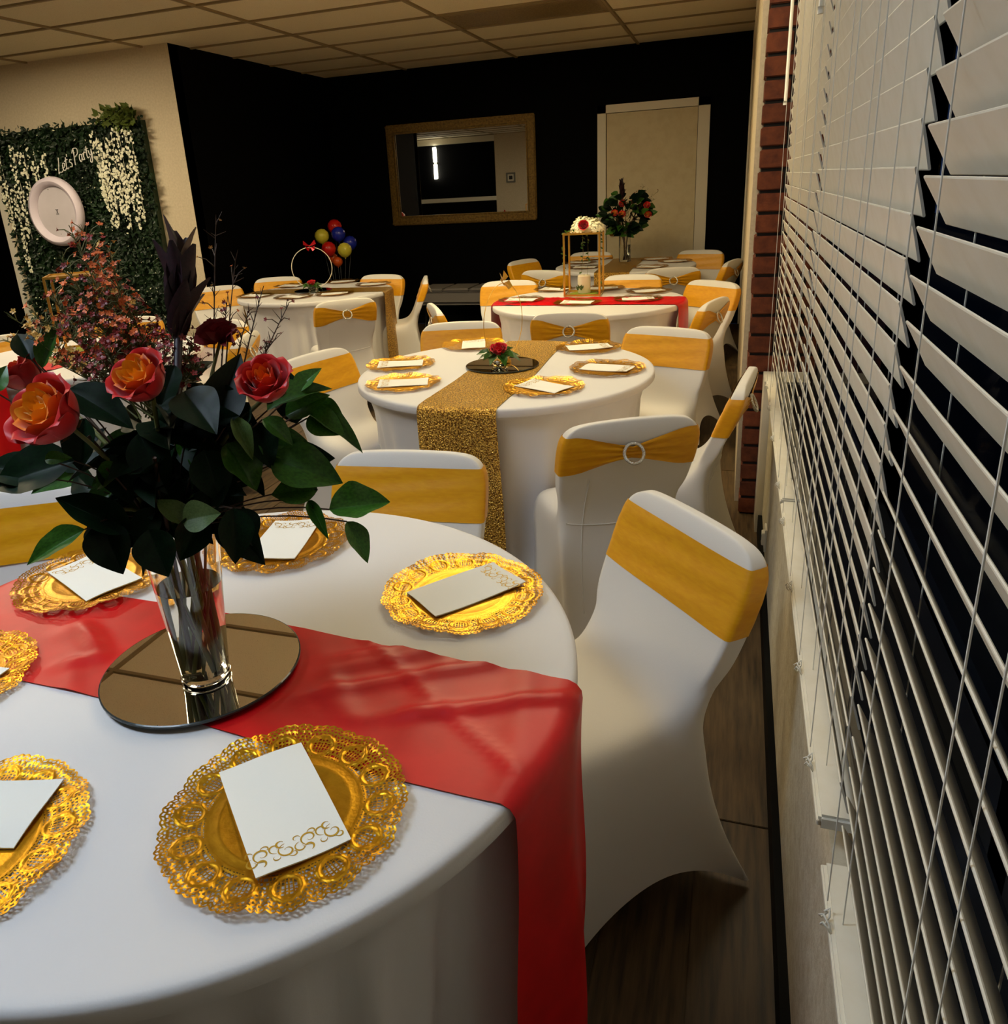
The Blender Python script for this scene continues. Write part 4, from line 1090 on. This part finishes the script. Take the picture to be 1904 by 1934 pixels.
# reflected rear wall furniture
sc = thing('wall_sconce', 'glowing tube wall lamp reflected in the gilt mirror', 'lamp', (-7.55, REAR, 2.12))
MB().tube([(0, .07, -.38), (0, .07, -.03)], .045, 16).tube([(0, .07, .03), (0, .07, .38)], .045, 16).build('lamp_tube', m_sconce, sc, True, 40)
MB().rbox((0, .03, 0), (.08, .06, .05), .006).build('wall_bracket', m_picframe, sc)
pf = thing('picture_frame', 'small square framed picture reflected in the gilt mirror', 'picture', (-5.55, REAR+.04, 1.66))
for s in (-1, 1):
    MB().rbox((0, .012, s*.1), (.24, .024, .04), .004).build('frame_rail', m_picframe, pf); MB().rbox((s*.1, .012, 0), (.04, .0235, .2), .004).build('frame_stile', m_picframe, pf)
MB().bb(-.08, .08, .002, .008, -.08, .08).build('mount', m_trim, pf); MB().bb(-.045, .045, .008, .010, -.045, .045).build('print', m_picture, pf)

# ------------------------------------------------------------------ flower wall
HX0, HX1, HZ1 = -6.40, -4.74, 2.19
fwall = thing('flower_wall', 'artificial green hedge panel with white wisteria on the cream wall', 'flower wall', ((HX0+HX1)/2, WY-.03, 0))
hx = (HX1-HX0)/2
MB().bb(-hx+.02, hx-.02, -.03, .028, .02, HZ1-.03).build('backing_panel', m_hedge, fwall)
r4 = random.Random(4)
def leafmass(n, fn, size, mt, name):
    mb = MB()
    for k in range(n):
        p = Vector(fn()); nrm = Vector((r4.uniform(-.8, .8), -1, r4.uniform(-.5, .9))).normalized(); d = Vector((r4.uniform(-1, 1), r4.uniform(-.7, -.1), r4.uniform(-1, .6))).normalized()
        s = nrm.cross(d).normalized(); L = size*r4.uniform(.6, 1.2); b = len(mb.v)
        mb.v += [tuple(p), tuple(p+d*L*.5+s*L*.28-nrm*.0), tuple(p+d*L), tuple(p+d*L*.5-s*L*.28), tuple(p+d*L*.5-Vector((0, -.006, 0)))]
        mb.f += [(b, b+1, b+4), (b+1, b+2, b+4), (b+2, b+3, b+4), (b+3, b, b+4)]
    return mb.build(name, mt, fwall, kind='stuff')
leafmass(8500, lambda: (r4.uniform(-hx, hx), -.03-r4.uniform(0, .03), r4.uniform(.02, HZ1)), .055, m_hedge, 'hedge_leaves')
leafmass(420, lambda: (hx-.06-abs(r4.gauss(0, .14)), -.05-r4.uniform(0, .03), HZ1-abs(r4.gauss(0, .05))+.06), .07, m_hedge_y, 'light_leaves')
leafmass(420, lambda: (r4.uniform(-hx, hx), -.06, r4.uniform(.2, HZ1)), .020, m_wist, 'small_white_blossoms')
def strand(x, z1, L, seed):
    rr = random.Random(seed); mb = MB(); n = int(L*105)
    mb.tube([(x, -.06, z1), (x+.01, -.075, z1-L*.5), (x, -.07, z1-L)], .002, 4)
    for k in range(n):
        t = rr.random(); wd = .045*(1-.55*t); p = Vector((x+rr.uniform(-wd, wd), -.075-rr.uniform(0, .03), z1-L*t)); b = len(mb.v); s = rr.uniform(.010, .017); a = rr.uniform(0, 6)
        for q in range(4): mb.v.append(tuple(p+Vector((cos(a+q*pi/2), rr.uniform(-.4, .4), sin(a+q*pi/2)))*s))
        mb.f.append((b, b+1, b+2, b+3))
    mb.build('wisteria_strand', m_wist, fwall)
cxh = (HX0+HX1)/2
for i, (px, pz, L) in enumerate([(-6.33, 2.1, .75), (-6.16, 2.05, .8), (-6.05, 2.0, .62), (-5.93, 2.02, .70), (-5.82, 1.98, .52), (-6.25, 1.7, .75), (-5.20, 2.02, .50), (-5.22, 2.1, .62), (-5.14, 2.06, .74), (-5.06, 2.08, .66), (-4.98, 2.13, .62), (-4.92, 2.10, .80), (-4.86, 2.08, .72), (-5.18, 1.90, .60), (-5.02, 1.95, .66)]):
    strand(px-cxh, pz, L, i)
# round white frame and lettering hung on the hedge
rf = thing('round_plaque', 'round white framed panel hung on the flower wall', 'frame', (-5.74, WY-.150, 1.475))
def vl(prof, n=64):
    mb = MB().lathe(prof, n); mb.v = [(x*.97, -z, y*.97) for x, y, z in mb.v]; return mb
vl([(.215, .0), (.300, .0), (.305, .01), (.295, .045), (.265, .06), (.235, .045), (.222, .012)]).build('frame_ring', m_plate, rf, True, 50)
vl([(.0, .010), (.225, .010)]).build('panel', m_clockface, rf)
mk = MB()
for s in (-1, 1): mk.box((0, -.012, 0), (.003, .002, .05), Matrix.Rotation(s*.5, 3, 'Y'))
mk.box((0, -.012, .02), (.03, .002, .003)).box((0, -.012, -.02), (.03, .002, .003)).box((-.05, -.012, .19), (.008, .002, .008)).box((-.01, -.012, -.19), (.006, .002, .006))
mk.build('centre_mark', m_dot, rf)
GL = {'L': [[(.5, 1.5), (.35, 1.0), (.1, .3), (0, 0), (.2, .08), (.5, .0), (.7, .1)]], 'e': [[(.0, .3), (.35, .4), (.4, .65), (.2, .75), (.05, .4), (.1, .08), (.3, .0), (.55, .15)]],
      't': [[(.25, 1.2), (.12, .5), (.1, .12), (.25, 0), (.4, .12)], [(-.02, .85), (.42, .9)]], "'": [[(.1, 1.4), (.05, 1.15)]], 's': [[(.4, .65), (.2, .75), (.1, .55), (.35, .3), (.25, .02), (.0, .08)]],
      'P': [[(.3, 1.5), (.2, .8), (.05, 0)], [(.0, 1.2), (.3, 1.55), (.8, 1.4), (.75, .95), (.35, .75), (.2, .78)]], 'a': [[(.45, .6), (.2, .72), (.02, .35), (.15, .02), (.35, .2), (.46, .65), (.42, .15), (.6, .08)]],
      'r': [[(.05, .7), (.1, .0)], [(.08, .4), (.25, .72), (.45, .62)]], 'y': [[(.0, .7), (.08, .25), (.28, .2), (.42, .7)], [(.42, .7), (.35, -.1), (.15, -.55), (-.05, -.35), (.25, .0), (.55, .2)]]}
def crom(pts, n=5):
    out = []
    for i in range(len(pts)-1):
        p = [Vector((*pts[max(0, min(len(pts)-1, i+k))], 0)) for k in (-1, 0, 1, 2)]
        for j in range(n):
            t = j/n; out.append(.5*((2*p[1])+(-p[0]+p[2])*t+(2*p[0]-5*p[1]+4*p[2]-p[3])*t*t+(-p[0]+3*p[1]-3*p[2]+p[3])*t**3))
    out.append(Vector((*pts[-1], 0))); return out
sg = thing('neon_sign', 'white script lettering on the flower wall above the round frame', 'sign', (-5.60, WY-.19, 1.785), 0)
adv = {'L': .72, 'e': .52, 't': .42, "'": .16, 's': .5, ' ': .22, 'P': .82, 'a': .6, 'r': .46, 'y': .6}
cx_ = 0.0; S_ = .079
ang_ = radians(17)
for ch in "Let's Party":
    if ch != ' ':
        mb = MB()
        for stk in GL[ch]:
            pts = crom(stk); q = []
            for p in pts:
                X, Z = (cx_+p.x)*S_, p.y*S_; q.append((X*cos(ang_)-Z*sin(ang_)*.3, 0, X*sin(ang_)+Z))
            mb.tube(q, .0042, 6)
        mb.build('letter', m_neon, sg, True)
    cx_ += adv[ch]*1.0

# ------------------------------------------------------------------ balloons and bench
bs = Vector((-3.99, 7.42, 0))
stand = thing('balloon_stand', 'clear stick stand holding the small balloons at the black wall', 'balloon stand', bs)
MB().lathe([(0, .02), (.09, .02), (.11, .0), (0, 0)], 24).build('stand_base', m_pole, stand, True)
balls = [(608, 446, m_by, 'yellow balloon at the upper left of the cluster', 0), (639, 442, m_bb, 'blue balloon at the top right of the cluster', -.03), (632, 428, m_br, 'red balloon half hidden behind the blue one', .06), (621, 470, m_br, 'red balloon in the middle of the cluster', -.06),
         (651, 472, m_by, 'yellow balloon at the lower right of the cluster', -.04), (661, 459, m_bb, 'dark blue balloon half hidden at the right of the cluster', .07), (638, 494, m_bo, 'small orange balloon at the bottom of the cluster', .04), (629, 487, m_bo, 'orange balloon hidden below the middle red one', .09)]
Db = (bs+Vector((0, 0, 1))-CAM).dot(CF)
for px, py, mt, lb, dd in balls:
    p = atdepth(px, py, Db+dd); rad = .074 if mt is not m_bo else .052
    o = thing('balloon', lb, 'balloon', p, 0, 'balloon cluster')
    MB().lathe([(.001, -rad*1.12), (rad*.12, -rad*1.08), (rad*.55, -rad*.86), (rad*.9, -rad*.42), (rad, .05*rad), (rad*.88, rad*.5), (rad*.5, rad*.88), (.001, rad)], 28).build('balloon_skin', mt, o, True)
    MB().lathe([(rad*.02, -rad*1.2), (rad*.12, -rad*1.2), (rad*.03, -rad*1.1)], 10).build('knot', mt, o, True)
    e = p-Vector((0, 0, rad*1.2)); MB().tube([(0, 0, .02), e*.6-bs*.6+Vector((0, 0, 0)), e-bs], .0022, 5).build('stick', m_pole, stand, True)
bn = thing('upholstered_bench', 'grey tufted bench against the black back wall', 'bench', (-2.62, 7.86, 0))
MB().rbox((0, 0, .40), (1.15, .42, .16), .035).build('seat_pad', m_bench, bn, True, 60)
for k in range(4): MB().rbox((-.43+.287*k, 0, .478), (.282, .42, .035), .015).build('tuft', m_bench, bn, True, 60)
for sx in (-1, 1):
    for sy in (-1, 1): MB().tube([(sx*.5, sy*.16, .33), (sx*.53, sy*.18, .0)], [.018, .012], 8).build('bench_leg', m_benchleg, bn, True)
